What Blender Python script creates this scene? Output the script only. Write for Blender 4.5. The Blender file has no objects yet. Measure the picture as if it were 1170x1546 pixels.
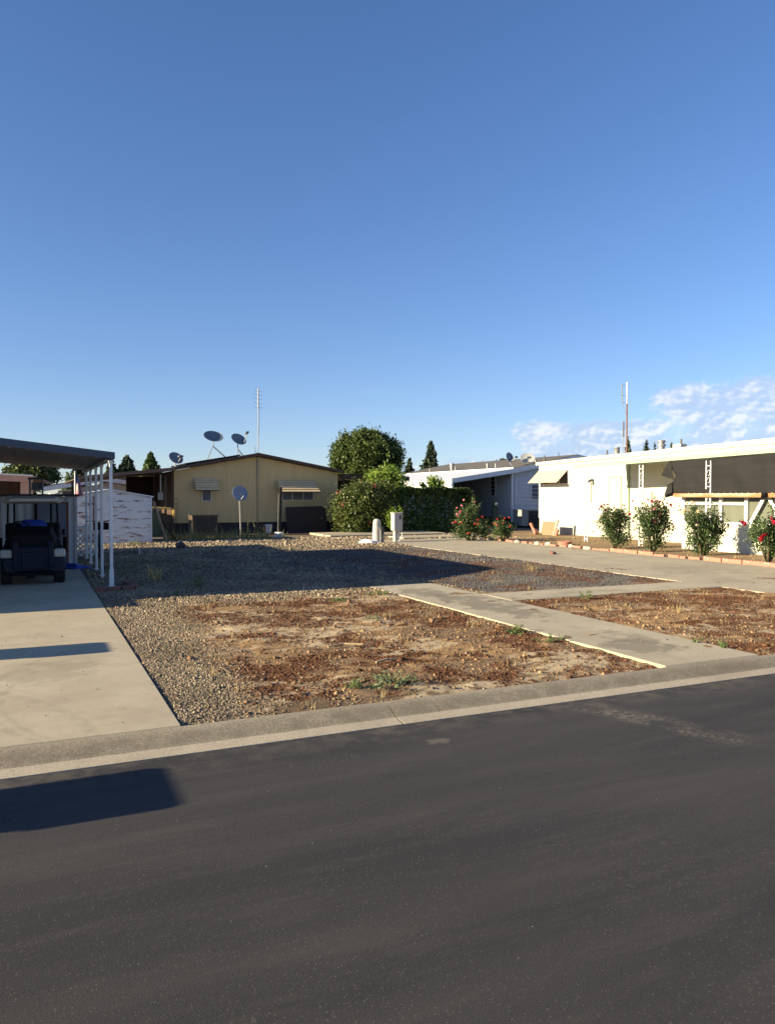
import bpy, math, random
import numpy as np
from mathutils import Vector, Matrix
random.seed(7)
SC = bpy.context.scene
COL = SC.collection
# ------------------------------------------------------------------ camera
CAM_H, F_PX, CX, CY, HY, VX = 1.75, 1165., 585., 773., 749., 50.
PITCH = math.atan((CY-HY)/F_PX)
YAW = math.atan((CX-VX)/F_PX*math.cos(PITCH))
cam_d = bpy.data.cameras.new('camera')
cam = bpy.data.objects.new('camera', cam_d)
COL.objects.link(cam)
cam.location = (0, 0, CAM_H)
cam.rotation_euler = (math.pi/2-PITCH, 0, -YAW)
cam_d.sensor_fit = 'VERTICAL'
cam_d.angle = 2*math.atan(773/F_PX)
cam_d.clip_start = .05
cam_d.clip_end = 20000
SC.camera = cam

def ray(px, py):
    x = (px-CX)/F_PX; y = -(py-CY)/F_PX; z = -1.
    a = math.pi/2-PITCH; c, s = math.cos(a), math.sin(a)
    y, z = c*y-s*z, s*y+c*z
    c, s = math.cos(-YAW), math.sin(-YAW)
    return Vector((c*x-s*y, s*x+c*y, z))
# survey helpers: where the line of sight through a photo pixel meets a real plane (ground, facade, side wall)
def G(px, py, z=0.):
    d = ray(px, py); t = (z-CAM_H)/d.z; return Vector((d.x*t, d.y*t, z))
def PY(px, py, Y):
    d = ray(px, py); t = Y/d.y; return Vector((d.x*t, Y, CAM_H+d.z*t))
def PX(px, py, X):
    d = ray(px, py); t = X/d.x; return Vector((X, d.y*t, CAM_H+d.z*t))

# ------------------------------------------------------------------ materials
def mat(name, a, b=None, scale=4., rough=.7, bump=0., bscale=40., detail=6., stretch=None, metal=0., c=None, cscale=1., cpos=.55, cwid=.1,
        island=0., trans=0., spec=.3, coat=0.):
    """Principled material: colours a-b mixed by noise, optional patches of colour c, per-island value jitter, noise bump."""
    m = bpy.data.materials.new(name); m.use_nodes = True
    nt = m.node_tree; N = nt.nodes; L = nt.links
    bs = N['Principled BSDF']; out = N['Material Output']
    bs.inputs['Roughness'].default_value = rough
    bs.inputs['Metallic'].default_value = metal
    bs.inputs['Specular IOR Level'].default_value = spec
    bs.inputs['Coat Weight'].default_value = coat
    if b is None: b = tuple(x*.8 for x in a)
    tc = N.new('ShaderNodeTexCoord'); src = tc.outputs['Object']
    if stretch:
        mp = N.new('ShaderNodeMapping'); mp.inputs['Scale'].default_value = stretch
        L.new(src, mp.inputs['Vector']); src = mp.outputs['Vector']
    no = N.new('ShaderNodeTexNoise'); no.inputs['Scale'].default_value = scale; no.inputs['Detail'].default_value = detail
    L.new(src, no.inputs['Vector'])
    rp = N.new('ShaderNodeValToRGB')
    rp.color_ramp.elements[0].position = .3; rp.color_ramp.elements[1].position = .7
    rp.color_ramp.elements[0].color = (*a, 1); rp.color_ramp.elements[1].color = (*b, 1)
    L.new(no.outputs['Fac'], rp.inputs['Fac']); col = rp.outputs['Color']
    if c:
        n2 = N.new('ShaderNodeTexNoise'); n2.inputs['Scale'].default_value = cscale; n2.inputs['Detail'].default_value = 8
        n2.inputs['Roughness'].default_value = .65
        L.new(src, n2.inputs['Vector'])
        r2 = N.new('ShaderNodeMapRange'); r2.inputs['From Min'].default_value = cpos; r2.inputs['From Max'].default_value = cpos+cwid
        L.new(n2.outputs['Fac'], r2.inputs['Value'])
        mx = N.new('ShaderNodeMix'); mx.data_type = 'RGBA'
        L.new(r2.outputs['Result'], mx.inputs['Factor']); L.new(col, mx.inputs['A']); mx.inputs['B'].default_value = (*c, 1)
        col = mx.outputs['Result']
    if island:
        ge = N.new('ShaderNodeNewGeometry')
        r3 = N.new('ShaderNodeMapRange'); r3.inputs['To Min'].default_value = 1-island; r3.inputs['To Max'].default_value = 1+island
        L.new(ge.outputs['Random Per Island'], r3.inputs['Value'])
        hs = N.new('ShaderNodeHueSaturation'); L.new(r3.outputs['Result'], hs.inputs['Value'])
        r4 = N.new('ShaderNodeMapRange'); r4.inputs['To Min'].default_value = .5-island*.05; r4.inputs['To Max'].default_value = .5+island*.05
        mm = N.new('ShaderNodeMath'); mm.operation = 'FRACT'
        m2 = N.new('ShaderNodeMath'); m2.operation = 'MULTIPLY'; m2.inputs[1].default_value = 17.3
        L.new(ge.outputs['Random Per Island'], m2.inputs[0]); L.new(m2.outputs[0], mm.inputs[0]); L.new(mm.outputs[0], r4.inputs['Value'])
        L.new(r4.outputs['Result'], hs.inputs['Hue']); L.new(col, hs.inputs['Color']); col = hs.outputs['Color']
    L.new(col, bs.inputs['Base Color'])
    if bump:
        nb = N.new('ShaderNodeTexNoise'); nb.inputs['Scale'].default_value = bscale; nb.inputs['Detail'].default_value = 4
        L.new(src, nb.inputs['Vector'])
        bp = N.new('ShaderNodeBump'); bp.inputs['Strength'].default_value = bump; bp.inputs['Distance'].default_value = .01
        L.new(nb.outputs['Fac'], bp.inputs['Height']); L.new(bp.outputs['Normal'], bs.inputs['Normal'])
    if trans:
        tr = N.new('ShaderNodeBsdfTranslucent'); L.new(col, tr.inputs['Color'])
        ms = N.new('ShaderNodeMixShader'); ms.inputs['Fac'].default_value = trans
        L.new(bs.outputs['BSDF'], ms.inputs[1]); L.new(tr.outputs['BSDF'], ms.inputs[2]); L.new(ms.outputs['Shader'], out.inputs['Surface'])
    return m

M = {}
M['white'] = mat('white_paint', (.78,.77,.72), (.7,.69,.64), 3, .45, .1, 60)
M['cream_white'] = mat('cream_white_siding', (.60,.605,.49), (.55,.555,.445), 2, .5)
M['post_white'] = mat('post_white_paint', (.75,.76,.76), (.62,.63,.64), 5, .4)
M['skirt_cream'] = mat('cream_skirting', (.53,.51,.41), (.46,.44,.35), 7, .6, c=(.4,.37,.28), cscale=3, cpos=.55, cwid=.15)
M['pale_green'] = mat('pale_green_fascia', (.33,.42,.27), (.30,.385,.25), 3, .5)
M['blue_gray'] = mat('blue_gray_fascia', (.05,.072,.115), (.042,.06,.095), 3, .4)
M['soffit'] = mat('soffit_panel', (.34,.31,.27), (.29,.265,.23), 2, .6, stretch=(6,.3,1))
M['shed_gray'] = mat('gray_shed_metal', (.5,.51,.52), (.42,.43,.44), 2, .45)
M['shed_dark'] = mat('dark_shed_trim', (.03,.035,.045), None, 3, .5)
M['rust'] = mat('rust_metal', (.16,.055,.03), (.24,.09,.045), 9, .85)
M['rusty_white'] = mat('rusty_white_siding', (.80,.80,.79), (.70,.70,.69), 3, .6, stretch=(.8,.8,3.6), c=(.23,.095,.05), cscale=2.0, cpos=.535, cwid=.09)
M['yellow'] = mat('tan_yellow_siding', (.60,.44,.215), (.53,.39,.19), 1.2, .6, stretch=(3,3,.3))
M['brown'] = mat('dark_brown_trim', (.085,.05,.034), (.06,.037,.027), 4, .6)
M['brown_roof'] = mat('brown_roofing', (.12,.09,.075), (.09,.07,.06), 6, .8)
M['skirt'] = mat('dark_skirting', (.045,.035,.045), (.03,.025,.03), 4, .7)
M['awning_tan'] = mat('awning_tan', (.62,.47,.25), (.54,.41,.215), 4, .5)
M['awning_white'] = mat('awning_pale_edge', (.66,.60,.46), None, 4, .5)
M['pane'] = mat('window_glass', (.045,.05,.055), (.03,.033,.037), 2, .08, spec=.6)
M['screen'] = mat('window_screen', (.13,.14,.16), (.1,.11,.12), 8, .6)
M['slate'] = mat('dish_slate_gray', (.14,.17,.20), (.12,.145,.175), 3, .45)
M['slate_blue'] = mat('dish_blue_gray', (.20,.25,.33), (.18,.22,.3), 3, .45)
M['dish_white'] = mat('dish_white', (.42,.42,.4), (.37,.37,.36), 3, .4)
M['galv'] = mat('galvanised_metal', (.34,.34,.33), (.27,.27,.26), 8, .45, metal=.5)
M['mast_dark'] = mat('dark_mast_metal', (.10,.10,.10), None, 8, .5)
M['rust_pole'] = mat('rusty_mast', (.14,.07,.045), (.2,.11,.07), 10, .7)
M['black'] = mat('black_plastic', (.009,.009,.010), None, 5, .7, spec=.12)
M['navy'] = mat('navy_cart_body', (.007,.011,.03), (.006,.009,.024), 5, .45, spec=.2)
M['fender'] = mat('dark_blue_gray_plastic', (.018,.023,.036), None, 5, .6, spec=.2)
M['cream'] = mat('cream_plastic', (.46,.43,.36), (.41,.38,.32), 4, .4)
M['tyre'] = mat('tyre_rubber', (.018,.018,.018), (.025,.024,.023), 12, .85)
M['blue_cloth'] = mat('blue_tarp', (.02,.05,.32), (.015,.04,.25), 6, .5)
M['seat'] = mat('cream_vinyl', (.45,.42,.36), None, 5, .5)
M['plank'] = mat('weathered_wood', (.36,.31,.25), (.25,.21,.17), 5, .85, stretch=(4,4,.6))
M['plywood'] = mat('plywood_board', (.24,.18,.11), (.19,.14,.085), 6, .85, c=(.24,.17,.1), cscale=7, cpos=.52, cwid=.12)
M['dark_board'] = mat('dark_stained_board', (.05,.034,.026), (.035,.025,.02), 3, .8, stretch=(.6,1,6))
M['orange_wood'] = mat('orange_timber', (.36,.17,.07), (.3,.135,.05), 6, .7, stretch=(1,.5,5), c=(.36,.28,.2), cscale=.6, cpos=.52, cwid=.08)
M['ac_brown'] = mat('brown_ac_metal', (.09,.07,.05), (.07,.052,.04), 6, .6)
M['ac_gray'] = mat('gray_ac_metal', (.3,.3,.29), (.26,.26,.25), 6, .5)
M['ac_dark'] = mat('dark_ac_louvre', (.03,.033,.037), None, 6, .5)
M['green_box'] = mat('olive_green_metal', (.09,.115,.065), (.075,.095,.055), 5, .6)
M['gas_yellow'] = mat('yellow_gas_pipe', (.7,.47,.13), (.6,.38,.1), 5, .5)
M['ped'] = mat('utility_pedestal_plastic', (.5,.48,.42), (.42,.40,.35), 5, .6)
M['meter_box'] = mat('rust_stained_meter_box', (.52,.47,.42), (.46,.42,.37), 4, .55, stretch=(1,1,.6), c=(.36,.2,.12), cscale=3.5, cpos=.62, cwid=.1)
M['gray_siding'] = mat('gray_lap_siding', (.56,.58,.6), (.5,.52,.54), 2, .55)
M['shingle'] = mat('gray_shingles', (.125,.115,.105), (.085,.08,.075), 14, .9, bump=.5, bscale=30)
M['metal_roof'] = mat('pale_metal_roof', (.6,.62,.64), (.52,.54,.56), 2, .45, stretch=(1,.2,1))
M['teal'] = mat('teal_cabinet', (.16,.3,.3), None, 3, .5)
M['gravel_roof'] = mat('gravel_roofing', (.24,.2,.16), (.17,.145,.12), 12, .9, bump=.5, bscale=50)
M['brick'] = mat('red_brick', (.42,.19,.13), (.34,.14,.1), 10, .9, bump=.4, bscale=60, c=(.5,.36,.28), cscale=6, cpos=.58, cwid=.1)
M['terracotta'] = mat('dark_terracotta', (.2,.1,.08), (.16,.08,.065), 8, .85, bump=.3, bscale=50)
M['brick_pale'] = mat('pale_worn_stone', (.52,.44,.33), (.42,.34,.25), 8, .9, bump=.5, bscale=40)
M['rock_dark'] = mat('dark_rock', (.09,.075,.07), (.06,.05,.05), 9, .9, bump=.5, bscale=30)
M['pink'] = mat('salmon_stucco', (.44,.27,.21), (.38,.23,.18), 4, .7)
M['bark'] = mat('bark', (.12,.085,.06), (.075,.055,.04), 8, .9, bump=.6, bscale=20, stretch=(2,2,.4))
M['bucket'] = mat('white_bucket_plastic', (.72,.72,.7), (.6,.6,.58), 6, .5)
M['cloth_white'] = mat('white_cloth', (.78,.78,.76), (.7,.7,.69), 6, .8)
M['lattice'] = mat('white_lattice', (.72,.72,.7), (.6,.6,.58), 6, .6)
M['stem'] = mat('woody_stem', (.13,.11,.06), (.09,.08,.04), 9, .85)
def leafmat(name, a, b, tr=.3, isl=.4, rough=.5):
    return mat(name, a, b, 1.3, rough, island=isl, trans=tr, spec=.25)
M['leaf_photinia'] = leafmat('photinia_leaves', (.055,.085,.022), (.11,.13,.035), .2, .5, .35)
M['leaf_redtip'] = leafmat('red_tip_leaves', (.22,.035,.03), (.3,.06,.05), .3)
M['leaf_hedge'] = leafmat('hedge_leaves', (.042,.078,.022), (.07,.11,.03), .2, .5, .4)
M['leaf_light'] = leafmat('light_green_leaves', (.15,.24,.035), (.22,.30,.05), .4)
M['leaf_tree'] = leafmat('dense_tree_leaves', (.05,.082,.02), (.085,.115,.028), .25, .45)
M['needle'] = leafmat('conifer_needles', (.03,.05,.03), (.055,.075,.042), .12, .4, .7)
M['needle_light'] = leafmat('light_conifer_needles', (.075,.12,.03), (.11,.15,.045), .2, .4, .7)
M['leaf_palm'] = leafmat('palm_fronds', (.06,.085,.025), (.1,.12,.04), .2)
M['leaf_rose'] = leafmat('rose_leaves', (.05,.09,.03), (.09,.13,.048), .25, .5, .4)
M['leaf_rose_red'] = leafmat('young_red_rose_leaves', (.15,.05,.04), (.1,.06,.04), .25)
M['weed'] = leafmat('green_weeds', (.1,.16,.05), (.16,.21,.08), .3)
M['weed_gray'] = leafmat('gray_green_weeds', (.14,.19,.09), (.2,.24,.13), .3)
M['dry_grass'] = leafmat('dry_straw_grass', (.42,.31,.14), (.5,.39,.2), .3)
def petal(name, a): return mat(name, a, tuple(min(1,x*1.2) for x in a), 12, .6, island=.2, trans=.3)
M['pet_pink'] = petal('pink_petals', (.6,.23,.26)); M['pet_coral'] = petal('coral_red_petals', (.55,.075,.06))
M['pet_red'] = petal('crimson_petals', (.32,.012,.025)); M['pet_cream'] = petal('cream_petals', (.8,.66,.45))
M['pet_mauve'] = petal('mauve_petals', (.32,.04,.09))

# ------------------------------------------------------------------ mesh builder
def setp(o, **k):
    for a, v in k.items():
        if v is not None: o[a] = v
    return o
def root_loc(o):
    v = Vector((0,0,0))
    while o is not None:
        v = v+o.location; o = o.parent
    return v
def thing(name, label, cat, loc=(0,0,0), group=None):
    o = bpy.data.objects.new(name, None); COL.objects.link(o)
    o.location = loc; o.empty_display_size = .2
    return setp(o, label=label, category=cat, group=group)

def raw_mesh(name, verts, faces, m, parent=None, loc=None, smooth=False, mats=None, fm=None):
    """link vertices given in world space as ONE mesh object, stored relative to its parent (or loc)"""
    me = bpy.data.meshes.new(name)
    base = root_loc(parent) if parent is not None else Vector(loc or (0,0,0))
    V = np.asarray(verts, dtype=np.float32).reshape(-1,3)-np.array(base, dtype=np.float32)
    if isinstance(faces, np.ndarray):
        nf, k = faces.shape
        me.vertices.add(len(V)); me.vertices.foreach_set('co', V.ravel())
        me.loops.add(nf*k); me.loops.foreach_set('vertex_index', faces.astype(np.int32).ravel())
        me.polygons.add(nf); me.polygons.foreach_set('loop_start', np.arange(0, nf*k, k, dtype=np.int32))
        me.polygons.foreach_set('loop_total', np.full(nf, k, dtype=np.int32))
        me.update(calc_edges=True)
    else:
        me.from_pydata([tuple(v) for v in V], [], faces)
    for mm in (mats or [m]): me.materials.append(mm)
    if fm: me.polygons.foreach_set('material_index', fm)
    if smooth: me.polygons.foreach_set('use_smooth', np.ones(len(me.polygons), dtype=bool))
    me.validate(); me.update()
    o = bpy.data.objects.new(name, me); COL.objects.link(o)
    if parent is not None: o.parent = parent
    else: o.location = base
    return o

class MB:
    def __init__(s): s.v = []; s.f = []
    def add(s, vs, fs):
        n = len(s.v); s.v += [tuple(v) for v in vs]; s.f += [tuple(i+n for i in f) for f in fs]; return s
    def box(s, x0, x1, y0, y1, z0, z1, b=0.):
        if x0 > x1: x0, x1 = x1, x0
        if y0 > y1: y0, y1 = y1, y0
        if z0 > z1: z0, z1 = z1, z0
        return s.obox(((x0+x1)/2,(y0+y1)/2,(z0+z1)/2), (x1-x0,y1-y0,z1-z0), None, b)
    def obox(s, c, size, rot=None, b=0.):
        hx, hy, hz = [q/2 for q in size]; R = rot or Matrix.Identity(3); c = Vector(c)
        if b <= 0:
            P = [(-hx,-hy,-hz),(hx,-hy,-hz),(hx,hy,-hz),(-hx,hy,-hz),(-hx,-hy,hz),(hx,-hy,hz),(hx,hy,hz),(-hx,hy,hz)]
            return s.add([c+R@Vector(p) for p in P], [(3,2,1,0),(4,5,6,7),(0,1,5,4),(1,2,6,5),(2,3,7,6),(3,0,4,7)])
        b = min(b, hx*.9, hy*.9, hz*.9)      # bevelled: octagonal rings
        def ring(x, y, z, q):
            return [(-x+q,-y,z),(x-q,-y,z),(x,-y+q,z),(x,y-q,z),(x-q,y,z),(-x+q,y,z),(-x,y-q,z),(-x,-y+q,z)]
        rs = [ring(hx-b,hy-b,-hz,b*.5), ring(hx,hy,-hz+b,b), ring(hx,hy,hz-b,b), ring(hx-b,hy-b,hz,b*.5)]
        vs = [c+R@Vector(p) for r in rs for p in r]; fs = [tuple(range(7,-1,-1)), tuple(range(24,32))]
        for k in range(3):
            for i in range(8):
                j = (i+1)%8; fs.append((k*8+i, k*8+j, (k+1)*8+j, (k+1)*8+i))
        return s.add(vs, fs)
    def tube(s, pts, r, n=8, caps=True):
        pts = [Vector(p) for p in pts]; rs = r if isinstance(r, (list, tuple)) else [r]*len(pts)
        vs = []; up = None
        for i, p in enumerate(pts):
            t = (pts[min(i+1,len(pts)-1)]-pts[max(i-1,0)]).normalized()
            a = t.cross(Vector((0,0,1)) if abs(t.z) < .9 else Vector((1,0,0))).normalized()
            if up is not None:
                a2 = (up-t*up.dot(t))
                if a2.length > 1e-4: a = a2.normalized()
            up = a; bb = t.cross(a)
            for k in range(n):
                w = 2*math.pi*k/n; vs.append(p+(a*math.cos(w)+bb*math.sin(w))*rs[i])
        fs = []
        for i in range(len(pts)-1):
            for k in range(n):
                j = (k+1)%n; fs.append((i*n+k, i*n+j, (i+1)*n+j, (i+1)*n+k))
        if caps: fs += [tuple(range(n-1,-1,-1)), tuple(range((len(pts)-1)*n, len(pts)*n))]
        return s.add(vs, fs)
    def prism(s, poly, a0, a1, axis='y'):
        """poly: list of 2-D points; extruded along axis from a0 to a1 ('y': poly is x,z  'x': y,z  'z': x,y)"""
        def p3(q, a):
            return (q[0],a,q[1]) if axis == 'y' else (a,q[0],q[1]) if axis == 'x' else (q[0],q[1],a)
        n = len(poly); vs = [p3(q,a0) for q in poly]+[p3(q,a1) for q in poly]
        fs = [tuple(range(n)), tuple(range(2*n-1,n-1,-1))]
        for i in range(n):
            j = (i+1)%n; fs.append((i, n+i, n+j, j))
        return s.add(vs, fs)
    def lathe(s, prof, c=(0,0,0), R=None, n=20, sx=1., sy=1.):
        R = R or Matrix.Identity(3); c = Vector(c); vs = []; fs = []
        for (r, z) in prof:
            for k in range(n):
                w = 2*math.pi*k/n; vs.append(c+R@Vector((r*sx*math.cos(w), r*sy*math.sin(w), z)))
        for i in range(len(prof)-1):
            for k in range(n):
                j = (k+1)%n; fs.append((i*n+k, i*n+j, (i+1)*n+j, (i+1)*n+k))
        fs += [tuple(range(n-1,-1,-1)), tuple(range((len(prof)-1)*n, len(prof)*n))]
        return s.add(vs, fs)
    def quad(s, a, b, c, d): return s.add([a,b,c,d], [(0,1,2,3)])
    def slab4(s, a, b, c, d, t):
        """a solid sheet of thickness t below four corner points"""
        P = [Vector(q) for q in (a,b,c,d)]; Q = [q-Vector((0,0,t)) for q in P]
        return s.add(P+Q, [(0,1,2,3),(7,6,5,4),(0,4,5,1),(1,5,6,2),(2,6,7,3),(3,7,4,0)])
    def build(s, name, m, parent=None, loc=None, smooth=False, fix=True):
        o = raw_mesh(name, s.v, s.f, m, parent, loc, smooth)
        if fix:
            import bmesh
            b = bmesh.new(); b.from_mesh(o.data); bmesh.ops.recalc_face_normals(b, faces=b.faces); b.to_mesh(o.data); b.free()
        if smooth:
            try: o.data.set_sharp_from_angle(angle=math.radians(40))
            except Exception: pass
        return o
def rotm(x=0, y=0, z=0):
    return (Matrix.Rotation(z,3,'Z') @ Matrix.Rotation(y,3,'Y') @ Matrix.Rotation(x,3,'X'))
def aim(d):
    """matrix whose local Z points along d"""
    return Vector(d).normalized().to_track_quat('Z','Y').to_matrix()
def copy_thing(o, loc, label=None, group=None, rz=0, sc=1.):
    r = o.copy(); COL.objects.link(r); r.location = loc; r.rotation_euler = (0,0,rz); r.scale = (sc,sc,sc)
    if label: r['label'] = label
    if group: r['group'] = group
    for ch in list(o.children):
        c = ch.copy(); COL.objects.link(c); c.parent = r
        for g in list(ch.children):
            d = g.copy(); COL.objects.link(d); d.parent = c
    return r

# ------------------------------------------------------------------ noise + scatter in numpy
def vnoise(x, y, seed=0):
    xi = np.floor(x).astype(np.int64); yi = np.floor(y).astype(np.int64); fx = x-xi; fy = y-yi
    def h(a, b):
        n = (a*374761393+b*668265263+seed*1442695041) & 0xffffffff
        n = ((n ^ (n >> 13))*1274126177) & 0xffffffff
        n = n ^ (n >> 16)
        return (n & 0xffffff)/float(0xffffff)
    u = fx*fx*(3-2*fx); v = fy*fy*(3-2*fy)
    return (h(xi,yi)*(1-u)+h(xi+1,yi)*u)*(1-v)+(h(xi,yi+1)*(1-u)+h(xi+1,yi+1)*u)*v
def fbm(x, y, oct=5, seed=0, gain=.5):
    a = 1.; t = 0.; n = 0.; f = 1.
    for k in range(oct):
        t = t+a*vnoise(x*f, y*f, seed+k*17); n += a; a *= gain; f *= 2.03
    return t/n
def sstep(a, b, x):
    t = np.clip((x-a)/(b-a), 0, 1); return t*t*(3-2*t)
RNG = np.random.default_rng(11)
def rand_rot(n, tilt=1.):
    """n random 3x3 rotations"""
    q = RNG.normal(size=(n,4)); q /= np.linalg.norm(q, axis=1)[:,None]
    w, x, y, z = q.T
    return np.stack([np.stack([1-2*(y*y+z*z), 2*(x*y-z*w), 2*(x*z+y*w)],1),
                     np.stack([2*(x*y+z*w), 1-2*(x*x+z*z), 2*(y*z-x*w)],1),
                     np.stack([2*(x*z-y*w), 2*(y*z+x*w), 1-2*(x*x+y*y)],1)],1)
def scatter(name, P, tv, tf, S, m, parent=None, loc=None, R=None):
    """instances of a small template (tv,tf) at points P with sizes S (n,) or (n,3), welded into one mesh"""
    n = len(P); tv = np.asarray(tv, float); tf = np.asarray(tf)
    if R is None: R = rand_rot(n)
    S = np.asarray(S, float)
    if S.ndim == 1: S = np.repeat(S[:,None],3,1)
    V = np.einsum('nij,nkj->nki', R, tv[None]*S[:,None,:])+np.asarray(P)[:,None,:]
    Fc = (tf[None]+(np.arange(n)*len(tv))[:,None,None]).reshape(-1, tf.shape[1])
    return raw_mesh(name, V.reshape(-1,3), Fc, m, parent, loc)
LEAF_V = [(0,-1,0),(-.5,0,.16),(0,1,-.05),(.5,0,.16)]; LEAF_F = [(0,1,2),(0,2,3)]
BLADE_V = [(-.022,0,0),(.022,0,0),(.018,.14,.5),(-.018,.14,.5),(0,.5,.9)]; BLADE_F = [(0,1,2),(0,2,3),(3,2,4)]
def leaves(name, P, size, m, parent, jit=.35, R=None, wide=1.):
    n = len(P); S = size*(1+RNG.uniform(-jit,jit,n))
    return scatter(name, P, LEAF_V, LEAF_F, np.stack([S*wide,S,S],1), m, parent, R=R)
def yaw_rot(n, lean=.35):
    a = RNG.uniform(0,2*np.pi,n); t = RNG.uniform(-lean,lean,n)
    ca, sa, ct, st = np.cos(a), np.sin(a), np.cos(t), np.sin(t); z = np.zeros(n)
    return np.stack([np.stack([ca,-sa*ct,sa*st],1), np.stack([sa,ca*ct,-ca*st],1), np.stack([z,st,ct],1)],1)
def blob_pts(c, rad, nclump, per, cr, shell=.55, flat=1.):
    """leaf positions: clumps spread through an ellipsoid, mostly near its surface, uneven outline"""
    d = RNG.normal(size=(nclump,3)); d /= np.linalg.norm(d,axis=1)[:,None]
    r = (shell+(1-shell)*RNG.random(nclump))
    C = np.asarray(c)+d*np.asarray(rad)*r[:,None]
    k = RNG.poisson(per, nclump); idx = np.repeat(np.arange(nclump), k)
    sz = cr*RNG.uniform(.55,1.35,nclump)
    Q = RNG.normal(size=(len(idx),3))*.5; Q[:,2] *= flat
    return C[idx]+Q*sz[idx][:,None]
ICO_V = []; ICO_F = []
def _ico():
    t = (1+5**.5)/2
    v = [(-1,t,0),(1,t,0),(-1,-t,0),(1,-t,0),(0,-1,t),(0,1,t),(0,-1,-t),(0,1,-t),(t,0,-1),(t,0,1),(-t,0,-1),(-t,0,1)]
    k = (1+t*t)**.5
    f = [(0,11,5),(0,5,1),(0,1,7),(0,7,10),(0,10,11),(1,5,9),(5,11,4),(11,10,2),(10,7,6),(7,1,8),(3,9,4),(3,4,2),(3,2,6),(3,6,8),(3,8,9),(4,9,5),(2,4,11),(6,2,10),(8,6,7),(9,8,1)]
    return [tuple(q/k*.5 for q in p) for p in v], f
ICO_V, ICO_F = _ico()
OCT_V = [(.5,0,0),(-.5,0,0),(0,.5,0),(0,-.5,0),(.1,.05,.5),(-.05,.1,-.5)]; OCT_F = [(0,2,4),(2,1,4),(1,3,4),(3,0,4),(2,0,5),(1,2,5),(3,1,5),(0,3,5)]
BOX_V = [(-.5,-.5,-.5),(.5,-.5,-.5),(.5,.5,-.5),(-.5,.5,-.5),(-.5,-.5,.5),(.5,-.5,.5),(.5,.5,.5),(-.5,.5,.5)]
BOX_F = [(3,2,1,0),(4,5,6,7),(0,1,5,4),(1,2,6,5),(2,3,7,6),(3,0,4,7)]
def rock(name, c, size, m, parent=None, seed=1):
    """one lumpy stone"""
    import bmesh
    b = bmesh.new(); bmesh.ops.create_icosphere(b, subdivisions=3, radius=.5)
    rr = random.Random(seed); off = [Vector((rr.uniform(-1,1),rr.uniform(-1,1),rr.uniform(-1,1))).normalized() for _ in range(9)]
    cut = [rr.uniform(.28,.42) for _ in off]
    vs = []
    for v in b.verts:
        p = v.co.copy()
        for o_, k in zip(off, cut):
            d = p.dot(o_)
            if d > k: p -= o_*(d-k)*.85
        vs.append((c[0]+p.x*size[0], c[1]+p.y*size[1], c[2]+p.z*size[2]))
    fs = [tuple(q.index for q in f.verts) for f in b.faces]; b.free()
    return raw_mesh(name, vs, fs, m, parent, loc=c)
# ------------------------------------------------------------------ sky, sun
TO_SUN = Vector((-3.33, .16, 1)).normalized()
EL = math.asin(TO_SUN.z); AZ = math.atan2(TO_SUN.x, TO_SUN.y)
W = bpy.data.worlds.new('World'); SC.world = W; W.use_nodes = True
nt = W.node_tree; N = nt.nodes; L = nt.links
bg = N['Background']; bg.inputs['Strength'].default_value = .06
sky = N.new('ShaderNodeTexSky'); sky.sky_type = 'NISHITA'; sky.sun_disc = False
sky.sun_elevation = EL; sky.sun_rotation = AZ % (2*math.pi)
sky.altitude = 0; sky.air_density = 1.0; sky.dust_density = .35; sky.ozone_density = 2.6
def nmath(op, a, b=None):
    n = N.new('ShaderNodeMath'); n.operation = op
    for i, q in enumerate((a, b)):
        if q is None: continue
        if isinstance(q, (int, float)): n.inputs[i].default_value = q
        else: L.new(q, n.inputs[i])
    return n.outputs[0]
def nrange(v, a, b, c=0., d=1., smooth=True):
    n = N.new('ShaderNodeMapRange'); n.interpolation_type = 'SMOOTHSTEP' if smooth else 'LINEAR'
    for k, q in zip(('From Min','From Max','To Min','To Max'), (a,b,c,d)): n.inputs[k].default_value = q
    L.new(v, n.inputs['Value']); return n.outputs['Result']
tc = N.new('ShaderNodeTexCoord'); sp = N.new('ShaderNodeSeparateXYZ'); L.new(tc.outputs['Generated'], sp.inputs[0])
az = nmath('MULTIPLY', nmath('ARCTAN2', sp.outputs['X'], sp.outputs['Y']), 180/math.pi)     # degrees from +Y towards +X
el = nmath('MULTIPLY', nmath('ARCSINE', sp.outputs['Z']), 180/math.pi)
# look the Nishita sky up a little higher near the skyline: the air that evening was clear, without the yellow haze band
lift = N.new('ShaderNodeCombineXYZ'); L.new(sp.outputs['X'], lift.inputs[0]); L.new(sp.outputs['Y'], lift.inputs[1])
L.new(nmath('ADD', nmath('MULTIPLY', nmath('MAXIMUM', sp.outputs['Z'], 0.), .975), .03), lift.inputs[2])
ln = N.new('ShaderNodeVectorMath'); ln.operation = 'NORMALIZE'; L.new(lift.outputs[0], ln.inputs[0]); L.new(ln.outputs[0], sky.inputs['Vector'])
def cloud_noise(dx, dy, fx, fy, det, seed):
    c = N.new('ShaderNodeCombineXYZ'); L.new(nmath('MULTIPLY', nmath('ADD', az, dx), fx), c.inputs[0])
    L.new(nmath('MULTIPLY', nmath('ADD', el, dy), fy), c.inputs[1]); c.inputs[2].default_value = seed
    n = N.new('ShaderNodeTexNoise'); n.inputs['Scale'].default_value = 1.; n.inputs['Detail'].default_value = det
    n.inputs['Roughness'].default_value = .54
    L.new(c.outputs[0], n.inputs['Vector']); return n.outputs['Fac']
n0 = cloud_noise(0, 0, .27, .37, 8, 3.1)
n1 = cloud_noise(.22, -.22, .27, .37, 5, 3.1)
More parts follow.
